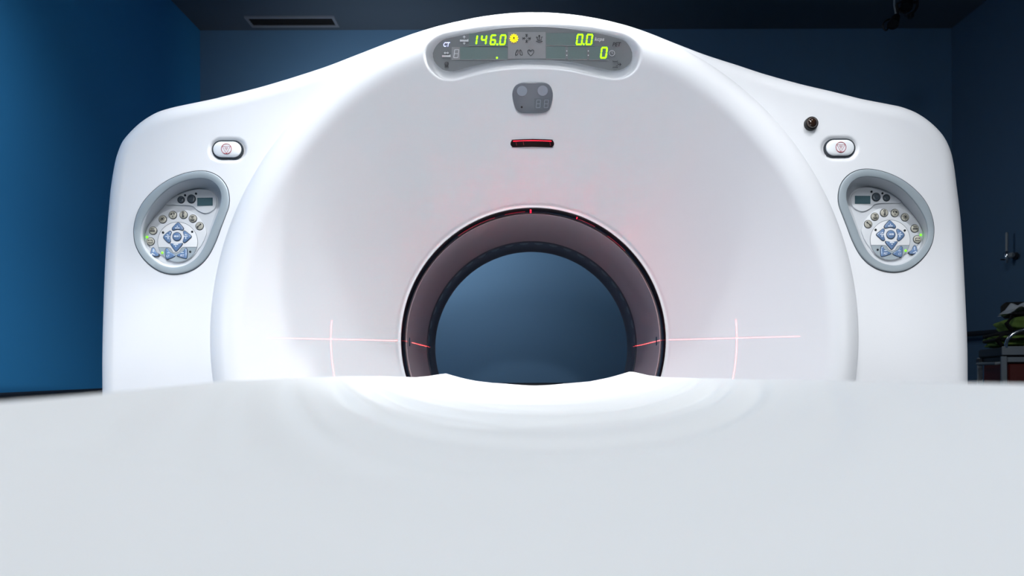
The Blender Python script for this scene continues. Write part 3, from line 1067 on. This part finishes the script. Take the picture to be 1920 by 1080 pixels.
    for x, y, kind in GL:
        X, Y = k3([(x, y)])[0]
        m_ = MB()
        m_.plate(w(pt, disc_px(X, Y, 7.9, 28), 0.0040), pt.n, 0.003, M['gasket'])
        m_.dome(w(pt, disc_px(X, Y, 6.9, 28), 0.0040), pt.n, 0.0010, 0.0020, M['beige'], 4)
        o = 0.0075
        ink = M['icon_dark']
        if kind == 'sun':
            poly(m_, pt, disc_px(X, Y, 2.0, 12), o, ink)
            for i in range(8):
                a = i / 8 * 2 * PI
                stroke(m_, pt, [(X + 2.6 * math.sin(a), Y - 2.6 * math.cos(a)), (X + 4.4 * math.sin(a), Y - 4.4 * math.cos(a))], 0.9, o, ink)
        elif kind == 'two':
            poly(m_, pt, [(X - 4, Y - 1), (X - 1, Y - 3), (X + 0.5, Y - 1), (X - 2, Y + 1)], o, ink)
            stroke(m_, pt, [(X + 1.5, Y - 3), (X + 4, Y - 2), (X + 3, Y + 0.5)], 1.4, o, ink)
            stroke(m_, pt, [(X + 0.5, Y + 2), (X + 0.8, Y + 4.6)], 1.3, o, ink)
        elif kind == 'man':
            ring_px(m_, pt, X, Y - 3.2, 1.0, 2.2, o, ink, 14)
            poly(m_, pt, disc_px(X - 0.4, Y + 0.6, 1.3, 10), o, ink)
            poly(m_, pt, disc_px(X, Y + 3.6, 1.9, 12), o, ink)
        elif kind == 'bed':
            stroke(m_, pt, [(X - 3.6, Y - 3.4), (X + 3.6, Y - 3.4)], 0.9, o, ink)
            ring_px(m_, pt, X, Y - 0.8, 0.8, 1.7, o, ink, 12)
            stroke(m_, pt, [(X - 4, Y + 2.6), (X + 4, Y + 2.6)], 0.9, o, ink)
            stroke(m_, pt, [(X - 3, Y + 4.2), (X + 3, Y + 4.2)], 0.8, o, ink)
        elif kind == 'link':
            stroke(m_, pt, [(X - 2.4, Y + 2), (X + 2.4, Y - 2)], 1.4, o, ink)
            poly(m_, pt, disc_px(X - 2.8, Y + 2.6, 1.6, 10), o, ink)
            poly(m_, pt, disc_px(X + 2.8, Y - 2.6, 1.6, 10), o, ink)
        elif kind == 'bar':
            stroke(m_, pt, [(X - 3, Y - 2.2), (X + 3.4, Y - 2.2)], 1.1, o, ink)
            poly(m_, pt, rect(X - 4.4, Y + 0.2, X + 4.4, Y + 2.4), o, ink)
        else:
            stroke(m_, pt, [(X - 4, Y - 1.4), (X - 1, Y - 1.4)], 1.3, o, ink)
            stroke(m_, pt, [(X + 0.6, Y - 1.6), (X + 4.4, Y - 1.6), (X + 4.4, Y + 3.2), (X - 4, Y + 3.2)], 0.9, o, ink)
        m_.build('round_button', cp, fix=False)
    # blue keys
    KEYS = [('arrow_key', [(685, 352), (735, 395), (772, 445), (755, 482), (678, 466), (602, 482), (588, 445), (630, 395)]),
            ('arrow_key', [(545, 498), (570, 525), (548, 595), (560, 660), (530, 692), (475, 650), (438, 595), (480, 540)]),
            ('arrow_key', [(795, 493), (855, 535), (907, 585), (860, 640), (800, 687), (766, 665), (790, 590), (770, 522)]),
            ('arrow_key', [(572, 703), (655, 714), (742, 698), (750, 725), (705, 785), (652, 834), (605, 785), (563, 722)]),
            ('scan_key', [(505, 788), (540, 840), (627, 895), (610, 932), (510, 967), (480, 942), (470, 820)]),
            ('scan_key', [(812, 783), (837, 820), (837, 922), (810, 957), (690, 922), (673, 895), (762, 845)]),
            ('corner_key', [(262, 768), (290, 800), (307, 842), (352, 880), (330, 912), (230, 907), (217, 880), (230, 800)])]
    for i, (nm, pts) in enumerate(KEYS):
        loop = catmull(k3(pts), 3)
        m_ = MB()
        cc = np.array(loop).mean(0)
        big = [tuple(cc + (np.array(p) - cc) * 1.10) for p in loop]
        base = D if nm != 'corner_key' else 0.0036
        m_.plate(w(pt, big, base + 0.0009), pt.n, 0.003, M['gasket'])
        m_.dome(w(pt, loop, base + 0.0006), pt.n, 0.0008, 0.0022, M['key_blue'], 4)
        o = base + 0.0042
        if nm == 'arrow_key':
            x, y = cc
            if i in (0, 3):
                s = 1 if i == 0 else -1
                stroke(m_, pt, [(x - 4.2, y + s * 2.0), (x + 4.2, y + s * 2.0)], 1.6, o, M['key_text'])
                poly(m_, pt, [(x, y - s * 2.6), (x + 1.5, y - s * 0.4), (x - 1.5, y - s * 0.4)], o, M['key_text'])
            else:
                stroke(m_, pt, [(x - 4.2, y), (x + 4.2, y)], 1.2, o, M['key_text'])
                stroke(m_, pt, [(x + 0.6, y + 1), (x + 0.6, y + 5)], 1.3, o, M['key_text'])
                stroke(m_, pt, [(x - 0.6, y - 4.6), (x - 0.6, y - 2)], 1.3, o, M['key_text'])
                stroke(m_, pt, [(x + 0.6, y - 2.6), (x + 3, y - 2.6)], 1.1, o, M['key_text'])
        elif nm == 'scan_key':
            first = i == 4
            x, y = cc
            word = 'CT' if first else 'PET'
            wd = 5.5 if first else 7.6
            xs = x - 1 - wd / 2 if not mirror else x - 1 + wd / 2
            text_mesh(m_, pt, word, xs, y + 6.0, 4.0, o, M['key_text'], 0.15, 0.0, wd)
            stroke(m_, pt, [(x - 3, y - 1.6), (x + 1.6, y - 1.6)], 0.9, o, M['key_text'])
        else:
            x, y = cc
            stroke(m_, pt, [(x - 0.6, y - 5), (x - 0.6, y + 0.4)], 0.9, o, M['key_text'])
            stroke(m_, pt, [(x - 3.4, y + 3.2), (x - 3.4, y + 7)], 1.0, o, M['key_text'])
            stroke(m_, pt, [(x - 3.4, y + 3.2), (x - 0.6, y + 3.2), (x - 0.6, y + 5), (x + 2.2, y + 5)], 1.0, o, M['key_text'])
        m_.build(nm, cp, fix=False)
    X, Y = k3([(665, 588)])[0]
    m_ = MB()
    m_.plate(w(pt, disc_px(X, Y, 8.6, 28), D + 0.0009), pt.n, 0.003, M['gasket'])
    m_.dome(w(pt, disc_px(X, Y, 7.6, 28), D + 0.0006), pt.n, 0.0008, 0.0022, M['key_blue'], 4)
    for s in (-1, 1):
        poly(m_, pt, [(X + s * 4.6, Y + 0.2), (X + s * 2.4, Y - 2), (X + s * 2.4, Y + 2.4)], D + 0.0042, M['key_text'])
        poly(m_, pt, [(X + s * 2.4, Y + 0.2), (X + s * 0.6, Y - 1.8), (X + s * 0.6, Y + 2.2)], D + 0.0042, M['key_text'])
    m_.build('centre_key', cp, fix=False)
    for x, y, lit, b in ((430, 518, 0, D), (920, 505, 0, D), (888, 842, 0, D), (418, 858, 1, D), (143, 582, 1, 0.0)):
        X, Y = k3([(x, y)])[0]
        m_ = MB()
        m_.dome(w(pt, disc_px(X, Y, 2.1, 14), b + 0.0004), pt.n, 0.0006, 0.0008, M['led_green' if lit else 'led_dark'], 3)
        o = m_.build('indicator', cp)
        if lit:
            o['label'] = 'lit green indicator'
    return cp


keypad(False)
keypad(True)

# ------------------------------------------------------------------ laser apertures and the light they throw
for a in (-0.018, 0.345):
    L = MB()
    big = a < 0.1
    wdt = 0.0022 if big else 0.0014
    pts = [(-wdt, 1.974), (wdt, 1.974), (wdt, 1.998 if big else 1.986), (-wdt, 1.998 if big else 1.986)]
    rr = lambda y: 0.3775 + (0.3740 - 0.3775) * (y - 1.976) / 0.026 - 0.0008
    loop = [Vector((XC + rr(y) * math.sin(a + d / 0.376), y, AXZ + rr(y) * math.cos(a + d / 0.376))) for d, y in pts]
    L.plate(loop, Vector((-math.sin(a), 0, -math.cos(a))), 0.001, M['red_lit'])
    L.build('painted_glint', wr)  # small glowing mark painted in for a red glint on the ring
# long faint glowing strips, painted in for laser reflections on the dark ring
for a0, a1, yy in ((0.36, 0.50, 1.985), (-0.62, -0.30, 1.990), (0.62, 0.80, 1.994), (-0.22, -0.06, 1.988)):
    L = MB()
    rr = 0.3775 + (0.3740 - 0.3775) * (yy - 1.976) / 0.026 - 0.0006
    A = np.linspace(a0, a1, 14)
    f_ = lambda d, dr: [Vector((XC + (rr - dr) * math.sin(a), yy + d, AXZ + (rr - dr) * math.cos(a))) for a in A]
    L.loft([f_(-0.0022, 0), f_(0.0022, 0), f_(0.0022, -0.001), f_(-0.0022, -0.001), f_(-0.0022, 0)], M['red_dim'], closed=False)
    L.build('painted_gleam', wr)
for s in (-1, 1):
    loop = []
    for x, y in stadium(0, 0, 0.028, 0.018, 6):
        an = s * PI / 2 - s * x / 0.372
        loop.append(Vector((XC + 0.3718 * math.sin(an), 2.058 + y, AXZ + 0.3718 * math.cos(an))))
    MB().plate(loop, Vector((-s, 0, 0)), 0.003, M['glass_dark']).build('laser_aperture', bl)


def fan_light(name, loc, power, build):
    """a point laser whose own shader throws light only inside thin fans"""
    d = bpy.data.lights.new(name, 'POINT')
    d.energy = power
    d.shadow_soft_size = 0.0
    d.color = (1, 1, 1)
    d.use_nodes = True
    nt = d.node_tree
    em = nt.nodes['Emission']
    em.inputs['Color'].default_value = (1.0, 0.07, 0.07, 1)
    tc = nt.nodes.new('ShaderNodeTexCoord')
    sp = nt.nodes.new('ShaderNodeSeparateXYZ')
    nt.links.new(tc.outputs['Normal'], sp.inputs[0])

    def math_(op, a, b=None):
        n = nt.nodes.new('ShaderNodeMath')
        n.operation = op
        for i, x in enumerate((a, b)):
            if x is None:
                continue
            if isinstance(x, (int, float)):
                n.inputs[i].default_value = x
            else:
                nt.links.new(x, n.inputs[i])
        return n.outputs[0]
    out = math_('MULTIPLY', build(math_, sp.outputs[0], sp.outputs[1], sp.outputs[2]), 0.03)
    nt.links.new(out, em.inputs['Strength'])
    o = bpy.data.objects.new(name, d)
    COL.objects.link(o)
    o.location = loc
    return o


def thin(math_, comp, eps):
    return math_('LESS_THAN', math_('ABSOLUTE', comp), eps)


for s in (-1, 1):
    def hfan(m, x, y, z):
        a = thin(m, z, 0.0009)
        b = m('GREATER_THAN', m('MULTIPLY', x, float(-s)), 0.1)
        c_ = m('MULTIPLY', m('GREATER_THAN', y, -0.262), m('LESS_THAN', y, 0.56))
        return m('MULTIPLY', m('MULTIPLY', a, b), c_)
    fan_light('laser_horizontal', (XC + s * 0.362, 2.058, AXZ), 12000, hfan)


def vfan(m, x, y, z):
    a = thin(m, y, 0.0011)
    q = m('ABSOLUTE', x)
    b = m('MULTIPLY', m('GREATER_THAN', q, 0.64), m('LESS_THAN', q, 0.765))
    return m('MULTIPLY', m('MULTIPLY', a, b), m('LESS_THAN', z, 0.0))


rv = 0.5347
fan_light('laser_vertical', (XC, cone(rv) - 0.012, AXZ + rv - 0.02), 6500, vfan)
fan_light('laser_scatter_fill', (XC, 1.82, AXZ + 0.16), 700, lambda m, x, y, z: m('ADD', m('MULTIPLY', x, 0.0), 0.06))  # added red light floating before the bore, stands for laser scatter

# ------------------------------------------------------------------ table and sheet
TX = 0.0
YEND = 1.60


def sheet_mesh():
    rg = np.random.RandomState(11)
    CREASES = [(0.42 + 1.16 * rg.rand() ** 0.8, 0.010 + 0.012 * rg.rand(), 0.0012 + 0.0020 * rg.rand(), 0.03 + 0.2 * rg.rand(), 0.5 * (rg.rand() - 0.5)) for _ in range(34)]
    ys = np.concatenate([np.linspace(-0.45, 0.3, 40, endpoint=False), np.linspace(0.3, YEND, 261)])
    zl = lambda y: np.interp(y, [-0.5, 0.3, 0.4, 0.55, 0.88, 1.15, 1.45, 1.53, YEND], [-0.017, -0.0148, -0.0132, -0.0092, -0.0090, -0.0110, -0.0168, -0.0150, -0.0098])
    zr = lambda y: np.interp(y, [-0.5, 0.37, 0.42, 0.67, 0.83, 1.10, 1.33, 1.50, YEND], [-0.008, -0.0087, -0.0092, -0.0116, -0.0130, -0.0150, -0.0165, -0.0130, -0.0065])
    xl = lambda y: np.interp(y, [0, 1.2, 1.5, YEND], [-0.245, -0.245, -0.225, -0.186])
    xr = lambda y: np.interp(y, [0, 1.2, 1.5, YEND], [0.27, 0.27, 0.258, 0.244])
    dp = lambda y: np.interp(y, [-0.5, 0.2, 0.6, 1.2, YEND], [0.036, 0.036, 0.034, 0.030, 0.0290])
    s = np.concatenate([np.linspace(-1.0, 1.0, 121)])
    outs = [(0.012, 0.0012), (0.022, 0.005), (0.028, 0.013), (0.031, 0.03), (0.033, 0.08), (0.034, 0.14), (0.035, 0.20)]
    rows = []
    for y in ys:
        a, b, za, zb, d = xl(y), xr(y), zl(y), zr(y), dp(y)
        # folds that follow the hollow, strongest around the middle of the table
        amp = 0.0052 * math.exp(-((y - 0.85) / 0.40) ** 2) * (1 - float(smooth(1.15, 1.45, np.array(y))))
        row = []
        for dx, dz in reversed(outs):
            row.append((a - dx, y, H + za - dz + 0.002 * math.sin(9 * y + dz * 20) * (dz > 0.02)))
        for t in s:
            x = a + (b - a) * (t + 1) / 2
            z = za + (zb - za) * (t + 1) / 2
            shape = (1 - abs(t) ** 2.3)
            z -= d * shape
            ph = y - 0.42 * t * t + 0.03 * t
            f = math.sin(ph * 74) * 0.45 + math.sin(ph * 118 + 1.1 + 1.3 * t) * 0.22 + math.sin(ph * 43 + 0.6 - 0.8 * t) * 0.6
            z += amp * f * (1 - abs(t) ** 6)
            for c0, cw, ca, cb, sg in CREASES:
                u_ = (y - (0.30 + cb) * (t - sg) ** 2 - c0) / cw
                if abs(u_) < 4:
                    z -= ca * (1 - 0.8 * float(smooth(1.1, 1.5, np.array(y)))) * math.exp(-u_ * u_) * (1 - abs(t) ** 4) * (0.55 + 0.45 * math.sin(3.1 * t + 40 * c0))
            # long diagonal pulls at the far end
            z += 0.0012 * math.sin(38 * (x - 0.25 * y)) * smooth(1.0, 1.5, np.array(y)) * (1 - t * t)
            row.append((x, y, H + z))
        for dx, dz in outs:
            row.append((b + dx, y, H + zb - dz + 0.002 * math.sin(8 * y + 1 + dz * 20) * (dz > 0.02)))
        rows.append(row)
    # hem turned down over the end of the table
    last = rows[-1]
    for dy, dz in ((0.003, 0.0008), (0.006, 0.004), (0.008, 0.012), (0.009, 0.05)):
        rows.append([(x, y + dy, z - dz) for x, y, z in last])
    n = len(rows[0])
    mb = MB().loft(rows, M['sheet'], closed=False)
    return mb


sh = sheet_mesh().build('bed_sheet', angle=80)
tag(sh, 'white cotton sheet draped over the patient table in front of the bore', 'sheet')
sol = sh.modifiers.new('cloth', 'SOLIDIFY')
sol.thickness = 0.0012
sol.offset = -1

TABLE = empty('patient_table', (0.02, 0.6, 0), 'light grey patient table under the white sheet', 'table')
cr = MB()
loops = []
for y in (-0.43, 0.3, 0.9, 1.2, 1.5, 1.595):
    hw = np.interp(y, [0, 1.2, 1.5, 1.6], [0.235, 0.235, 0.22, 0.195])
    cxm = 0.014 if y < 1.4 else 0.03
    top = [(cxm - hw + 2 * hw * i / 24, y, H - 0.024 - 0.034 * (1 - abs(-1 + 2 * i / 24) ** 2.3)) for i in range(25)]
    bot = [(cxm + hw - 2 * hw * i / 24, y, H - 0.045 - 0.050 * (1 - abs(-1 + 2 * i / 24) ** 2.3)) for i in range(25)]
    loops.append(top + bot)
cr.loft(loops, M['table'], cap0=True, cap1=True)
cr.build('cradle', TABLE)
MB().box((-0.17, -0.35, H - 0.20), (0.20, 1.40, H - 0.088), M['table'], 0.02).build('table_frame', TABLE)
MB().box((-0.16, -0.1, 0.09), (0.19, 1.15, H - 0.20), M['table'], 0.03).build('pedestal', TABLE)
MB().box((-0.24, -0.3, 0.0), (0.27, 1.35, 0.09), M['cart_dark'], 0.02).build('base', TABLE)

# ------------------------------------------------------------------ ceiling vent
y0, y1 = 3.665, 3.775
x0, x1 = (459 - VX) / F * y0, (628 - VX) / F * y0
V_ = empty('ceiling_vent', ((x0 + x1) / 2, (y0 + y1) / 2, ZC), 'long narrow slot vent set in the ceiling near the back wall', 'vent')
fr = MB()
b = 0.016
zf = ZC - 0.008
for lo, hi in (((x0, y0, zf), (x1, y0 + b, ZC)), ((x0, y1 - b, zf), (x1, y1, ZC)), ((x0, y0 + b, zf), (x0 + b, y1 - b, ZC)), ((x1 - b, y0 + b, zf), (x1, y1 - b, ZC))):
    fr.box(lo, hi, M['vent'])
fr.build('frame', V_)
MB().box((x0 + b, y0 + b, ZC - 0.003), (x1 - b, y1 - b, ZC - 0.001), M['vent_dark']).build('slot', V_)
for i in range(3):
    yy = y0 + b + (i + 1) * (y1 - y0 - 2 * b) / 4
    MB().box((x0 + b, yy - 0.0015, ZC - 0.007), (x1 - b, yy + 0.0015, ZC - 0.003), M['vent_dark']).build('blade', V_)

# ------------------------------------------------------------------ hanging ceiling lamp, top right
YL = 3.0
q = lambda x, y, dy=0.0: P(1640 + x / 16.36, y / 16.36, YL + dy)
CL = empty('ceiling_spotlight', P(1676, 0, YL) * 1.0, 'black twin spotlight with looped cables hanging from the dark ceiling', 'lamp')
CL.location.z = ZC
MB().tube([(q(600, 100).x, YL, ZC), q(600, 160), q(640, 400), q(700, 470)], 0.004, M['cart_grey'], 8).build('rod', CL)
MB().tube([(q(1000, 100).x, YL, ZC), q(1000, 60)], 0.007, M['black'], 8).build('rod', CL)


def head(a, b, r0, r1, name):
    a, b = Vector(a), Vector(b)
    ln = (b - a).length
    mb = MB().lathe(a, (b - a), [(r0 * 0.4, -0.008), (r0 * 0.85, 0), (r0, ln * 0.2), (r1, ln * 0.75), (r1 * 1.08, ln * 0.8), (r1 * 1.08, ln), (r1 * 0.9, ln), (r1 * 0.85, ln * 0.94)], M['black'], 24, cap0=True, cap1=True)
    mb.build(name, CL)


head(q(1060, -160), q(960, 250, -0.02), 0.020, 0.024, 'lamp_head')
head(q(660, 520), q(560, 760, -0.03), 0.018, 0.021, 'lamp_head')
MB().tube([q(*p) for p in catmull([(880, 20), (780, 70), (680, 130), (690, 220), (740, 310), (830, 370), (950, 330)], 5, False)], 0.0045, M['black'], 8).build('cable', CL)
MB().tube([q(*p) for p in catmull([(1290, -60), (1310, 80), (1290, 220), (1220, 340), (1150, 420)], 5, False)], 0.006, M['black'], 8).build('cable', CL)
MB().tube([q(*p) for p in catmull([(470, 585), (350, 630), (270, 720), (260, 830), (330, 930), (390, 890), (430, 780), (480, 720)], 5, False)], 0.004, M['black'], 8).build('cable', CL)
MB().tube([q(660, 150), q(700, 330), q(690, 480)], 0.0065, M['black'], 8).build('arm', CL)
MB().tube([q(1000, 60), q(1150, 90), q(1300, 60)], 0.006, M['black'], 8).build('arm', CL)
a, b_ = q(1050, 400), q(1175, 560)
MB().box((a.x, YL - 0.012, b_.z), (b_.x, YL + 0.012, a.z), M['black'], 0.003).build('junction_block', CL)
MB().box((q(930, 420).x, YL - 0.006, q(0, 520).z), (q(1010, 420).x, YL + 0.006, q(0, 430).z), M['cart_dark'], 0.002).build('clip', CL)
MB().tube([q(830, 375), q(960, 440), q(1060, 470)], 0.0035, M['black'], 8).build('cable', CL)

# ------------------------------------------------------------------ right wall: handrail, valve
zr_ = H + 0.178
HR = empty('wall_handrail', (XRW, 3.3, zr_), 'dark round handrail on the right wall behind the trolley', 'handrail')
MB().tube([(XRW - 0.05, 2.3, zr_), (XRW - 0.05, 3.78, zr_)], 0.013, M['rail_dark'], 14).build('rail', HR)
for y in (2.5, 3.72):
    MB().tube([(XRW, y, zr_ - 0.03), (XRW - 0.03, y, zr_ - 0.03), (XRW - 0.05, y, zr_ - 0.008)], 0.008, M['rail_dark'], 10).build('bracket', HR)

YV = 3.32
xv = XRW - 0.035
zv = P(1901, 480, YV).z
VL = empty('gas_valve', (XRW, YV, zv), 'small chrome valve with an upright clear tube on the right wall', 'valve')
MB().lathe((XRW, YV, zv), (-1, 0, 0), [(0.018, 0), (0.018, 0.008), (0.010, 0.012), (0.010, 0.035), (0.013, 0.04)], M['cart_dark'], 20, cap1=True).build('wall_plate', VL)
MB().lathe((xv - 0.012, YV, zv - 0.035), (0, 0, 1), [(0.006, 0), (0.010, 0.012), (0.013, 0.03), (0.013, 0.05), (0.008, 0.058)], M['chrome'], 18, cap0=True, cap1=True).build('valve_body', VL)
MB().lathe((xv - 0.012, YV, zv + 0.022), (0, 0, 1), [(0.0065, 0), (0.0065, 0.085), (0.005, 0.093)], M['cart_grey'], 16, cap0=True, cap1=True).build('tube', VL)
MB().tube([(xv - 0.012, YV, zv - 0.018), (xv - 0.045, YV - 0.005, zv - 0.018)], 0.003, M['black'], 8).build('lever', VL)
MB().lathe((xv - 0.010, YV - 0.01, zv), (0.2, -1, 0), [(0.004, 0), (0.013, 0.008), (0.013, 0.022), (0.009, 0.026)], M['cart_grey'], 16, cap0=True, cap1=True).build('knob', VL)

# ------------------------------------------------------------------ trolley and bags (turned to face the table)
TO = Vector((1.752, 2.50, 0.0))          # front left foot of the trolley
TA = math.atan2(-0.406, 0.914)
TW, TD = 0.42, 0.435
zt = H + 0.076
TM = Matrix.Translation(TO) @ Matrix.Rotation(TA, 4, 'Z')


def turned(name, lx, ly, lz, label, cat, group=None):
    o = empty(name, TM @ Vector((lx, ly, lz)), label, cat, group)
    o.rotation_euler = (0, 0, TA)
    return o


def local(mb, name, parent, angle=35):
    o = mb.build(name, angle=angle)
    o.parent = parent
    return o


TR = turned('hospital_trolley', 0, 0, 0, 'grey steel trolley with dark red drawers and chrome push handle', 'trolley')
local(MB().box((0.012, 0.016, 0.14), (TW - 0.012, TD - 0.016, zt - 0.052), M['cart_red'], 0.005), 'cabinet', TR)
local(MB().box((-0.004, -0.004, zt - 0.034), (TW + 0.004, TD + 0.004, zt), M['cart_dark'], 0.005), 'worktop', TR)
local(MB().box((0.006, 0.010, zt - 0.052), (TW - 0.006, TD - 0.010, zt - 0.034), M['cart_dark'], 0.002), 'shelf_tray', TR)
for x, y, top in ((0.0, 0.0, zt - 0.034), (TW, 0.0, zt - 0.034), (0.0, TD, zt - 0.034), (TW, TD, zt - 0.034)):
    local(MB().box((x - 0.009, y - 0.009, 0.10), (x + 0.009, y + 0.009, top), M['cart_grey'], 0.002), 'post', TR)
local(MB().box((-0.012, TD - 0.04, zt - 0.055), (0.004, TD + 0.012, zt - 0.038), M['cart_dark'], 0.002), 'corner_block', TR)
local(MB().box((-0.008, -0.014, zt - 0.030), (TW + 0.008, -0.004, zt + 0.002), M['cart_grey'], 0.002), 'front_bar', TR)
local(MB().box((0.010, -0.006, zt - 0.056), (TW - 0.010, 0.010, zt - 0.037), M['cart_grey'], 0.002), 'front_bar', TR)
local(MB().tube([(0.004, 0.03, zt - 0.058), (-0.016, 0.035, zt - 0.060), (-0.016, TD - 0.05, zt - 0.060), (0.004, TD - 0.045, zt - 0.058)], 0.006, M['cart_grey'], 10), 'side_rail', TR)
fh = (zt - 0.062 - 0.17) / 4
for i in range(4):
    z1 = zt - 0.062 - i * fh
    d = local(MB().box((0.016, 0.002, z1 - fh + 0.006), (TW - 0.016, 0.018, z1), M['cart_red'], 0.004), 'drawer', TR)
    local(MB().tube([(0.12, 0.004, z1 - 0.05), (0.122, -0.014, z1 - 0.052), (TW - 0.122, -0.014, z1 - 0.052), (TW - 0.12, 0.004, z1 - 0.05)], 0.005, M['cart_grey'], 8), 'drawer_pull', d)
hp = [(0.006, 0.0), (0.006, 0.016), (0.014, 0.036), (0.030, 0.053), (0.055, 0.064), (0.09, 0.068), (TW - 0.09, 0.068), (TW - 0.055, 0.064), (TW - 0.030, 0.053), (TW - 0.014, 0.036), (TW - 0.006, 0.016), (TW - 0.006, 0.0)]
local(MB().tube([(x, -0.009, zt - 0.004 + z) for x, z in catmull(hp, 4, False)], 0.0062, M['chrome'], 14), 'push_handle', TR)
for x in (0.03, TW - 0.03):
    for y in (0.04, TD - 0.04):
        cst = MB()
        cst.lathe((x - 0.012, y, 0.045), (1, 0, 0), [(0.0, 0), (0.042, 0.002), (0.045, 0.006), (0.045, 0.018), (0.042, 0.022), (0.0, 0.024)], M['black'], 20)
        cst.box((x - 0.016, y - 0.012, 0.05), (x + 0.016, y + 0.012, 0.14), M['cart_grey'], 0.003)
        local(cst, 'caster', TR)


def bag(name, lx, ly, lz, wx, wy, wz, label, seed, trims):
    """a soft padded bag: bulging body with creases, black trims and a strap"""
    rng = np.random.RandomState(seed)
    h = np.array((wx / 2, wy / 2, wz / 2))
    nu, nv = 96, 40
    ph = rng.rand(6) * 6
    vs, fs = [], []
    se = lambda w_, e: math.copysign(abs(w_) ** e, w_)
    for j in range(nv + 1):
        v = -PI / 2 + PI * j / nv
        for i in range(nu):
            u = 2 * PI * i / nu
            x, y, z = se(math.cos(v), 0.4) * se(math.cos(u), 0.45), se(math.cos(v), 0.4) * se(math.sin(u), 0.45), se(math.sin(v), 0.55)
            k = 1 + 0.03 * math.sin(5 * x + 4 * z + ph[0]) + 0.03 * math.sin(8 * y - 6 * z + ph[1]) + 0.02 * math.sin(13 * x + 9 * y + ph[2]) - 0.05
            vs.append((h[0] * (1 + x * k), h[1] * (1 + y * k), h[2] * (1 + z * (1 if z < -0.2 else k))))
    for j in range(nv):
        for i in range(nu):
            i2 = (i + 1) % nu
            fs.append((j * nu + i, j * nu + i2, (j + 1) * nu + i2, (j + 1) * nu + i))
    t = turned(name, lx, ly, lz, label, 'bag', 'green bags on the trolley')
    local(MB().add(vs, fs, M['bag_green']), 'bag_body', t, 180)
    for lev, r in trims:
        ring = [(h[0] * (1 + 0.97 * se(math.cos(a), 0.45)), h[1] * (1 + 0.97 * se(math.sin(a), 0.45)), wz * lev) for a in np.linspace(0, 2 * PI, 72, endpoint=False)]
        local(MB().tube(ring, r, M['bag_black'], 8, closed=True), 'piping', t)
    e = 0.09 * wx
    local(MB().tube([(e * 0.5, 0.10 * wy, 0.008), (-0.002, 0.06 * wy, wz * 0.5), (e * 0.6, 0.10 * wy, wz * 0.94)], 0.008, M['bag_black'], 8), 'corner_trim', t)
    local(MB().loft([[(x, y - 0.004, z) for y, z in ((0.0, wz * 0.2), (-0.002, wz * 0.5), (0.02, wz * 0.85), (0.06, wz * 1.0), (0.10, wz * 1.02))] for x in (0.50 * wx, 0.72 * wx)] +
                    [[(x, y + 0.002, z - 0.003) for y, z in ((0.0, wz * 0.2), (-0.002, wz * 0.5), (0.02, wz * 0.85), (0.06, wz * 1.0), (0.10, wz * 1.02))] for x in (0.72 * wx, 0.50 * wx)], M['bag_black'], closed=False), 'strap', t)
    return t


z_l = zt + 0.001
bag('green_bag', -0.01, 0.03, z_l, 0.41, 0.41, 0.054, 'wide green bag with black trim lying on the trolley top', 3, ((0.55, 0.006), (0.93, 0.006)))
z_m = z_l + 0.055
z_u = z_m + 0.068
bag('green_bag', 0.025, 0.05, z_m, 0.36, 0.35, 0.066, 'smaller dark green bag stacked on the wide bag', 8, ((0.06, 0.006),))

# crumpled white wrapping on the top bag, a black case behind it
WR = turned('plastic_wrapper', 0.03, 0.06, z_u, 'crumpled white plastic wrapping on top of the smaller green bag', 'wrapping')
nx, ny = 44, 26
vs, fs = [], []
for j in range(ny + 1):
    for i in range(nx + 1):
        s_, t_ = i / nx, j / ny
        x = 0.20 * s_ + 0.012 * math.sin(9 * t_)
        y = -0.012 + 0.24 * t_ + 0.01 * math.sin(11 * s_)
        e = min(1.0, min(s_, 1 - s_) * 5)
        z = 0.006 + e * (0.016 * abs(math.sin(7 * s_ + 5 * t_ + 0.5)) + 0.012 * abs(math.sin(13 * s_ - 8 * t_)) + 0.016 * math.sin(PI * t_))
        vs.append((x, y, z))
for j in range(ny):
    for i in range(nx):
        k_ = j * (nx + 1) + i
        fs.append((k_, k_ + 1, k_ + nx + 2, k_ + nx + 1))
pw = local(MB().add(vs, fs, M['plastic_wrap']), 'film', WR, 25)
pw.modifiers.new('film', 'SOLIDIFY').thickness = 0.001
flap = [[(0.10 + 0.075 * i / 10, -0.014 - 0.003 * math.sin(i), 0.010 - (0.030 - 0.002 * abs(i - 3)) * k / 4 * (1 - i / 13)) for i in range(11)] for k in range(5)]
fl = local(MB().loft(flap, M['plastic_wrap'], closed=False), 'flap', WR, 40)
fl.modifiers.new('film', 'SOLIDIFY').thickness = 0.001
bc = turned('black_case', 0.06, 0.32, z_u, 'black soft case behind the crumpled wrapping on the bags', 'case')
local(MB().box((0, 0, 0.001), (0.30, 0.055, 0.066), M['bag_black'], 0.014), 'case_body', bc)
local(MB().tube([(0.10, 0.002, 0.03), (0.10, -0.007, 0.036), (0.18, -0.007, 0.036), (0.18, 0.002, 0.03)], 0.003, M['bag_black'], 8), 'case_handle', bc)
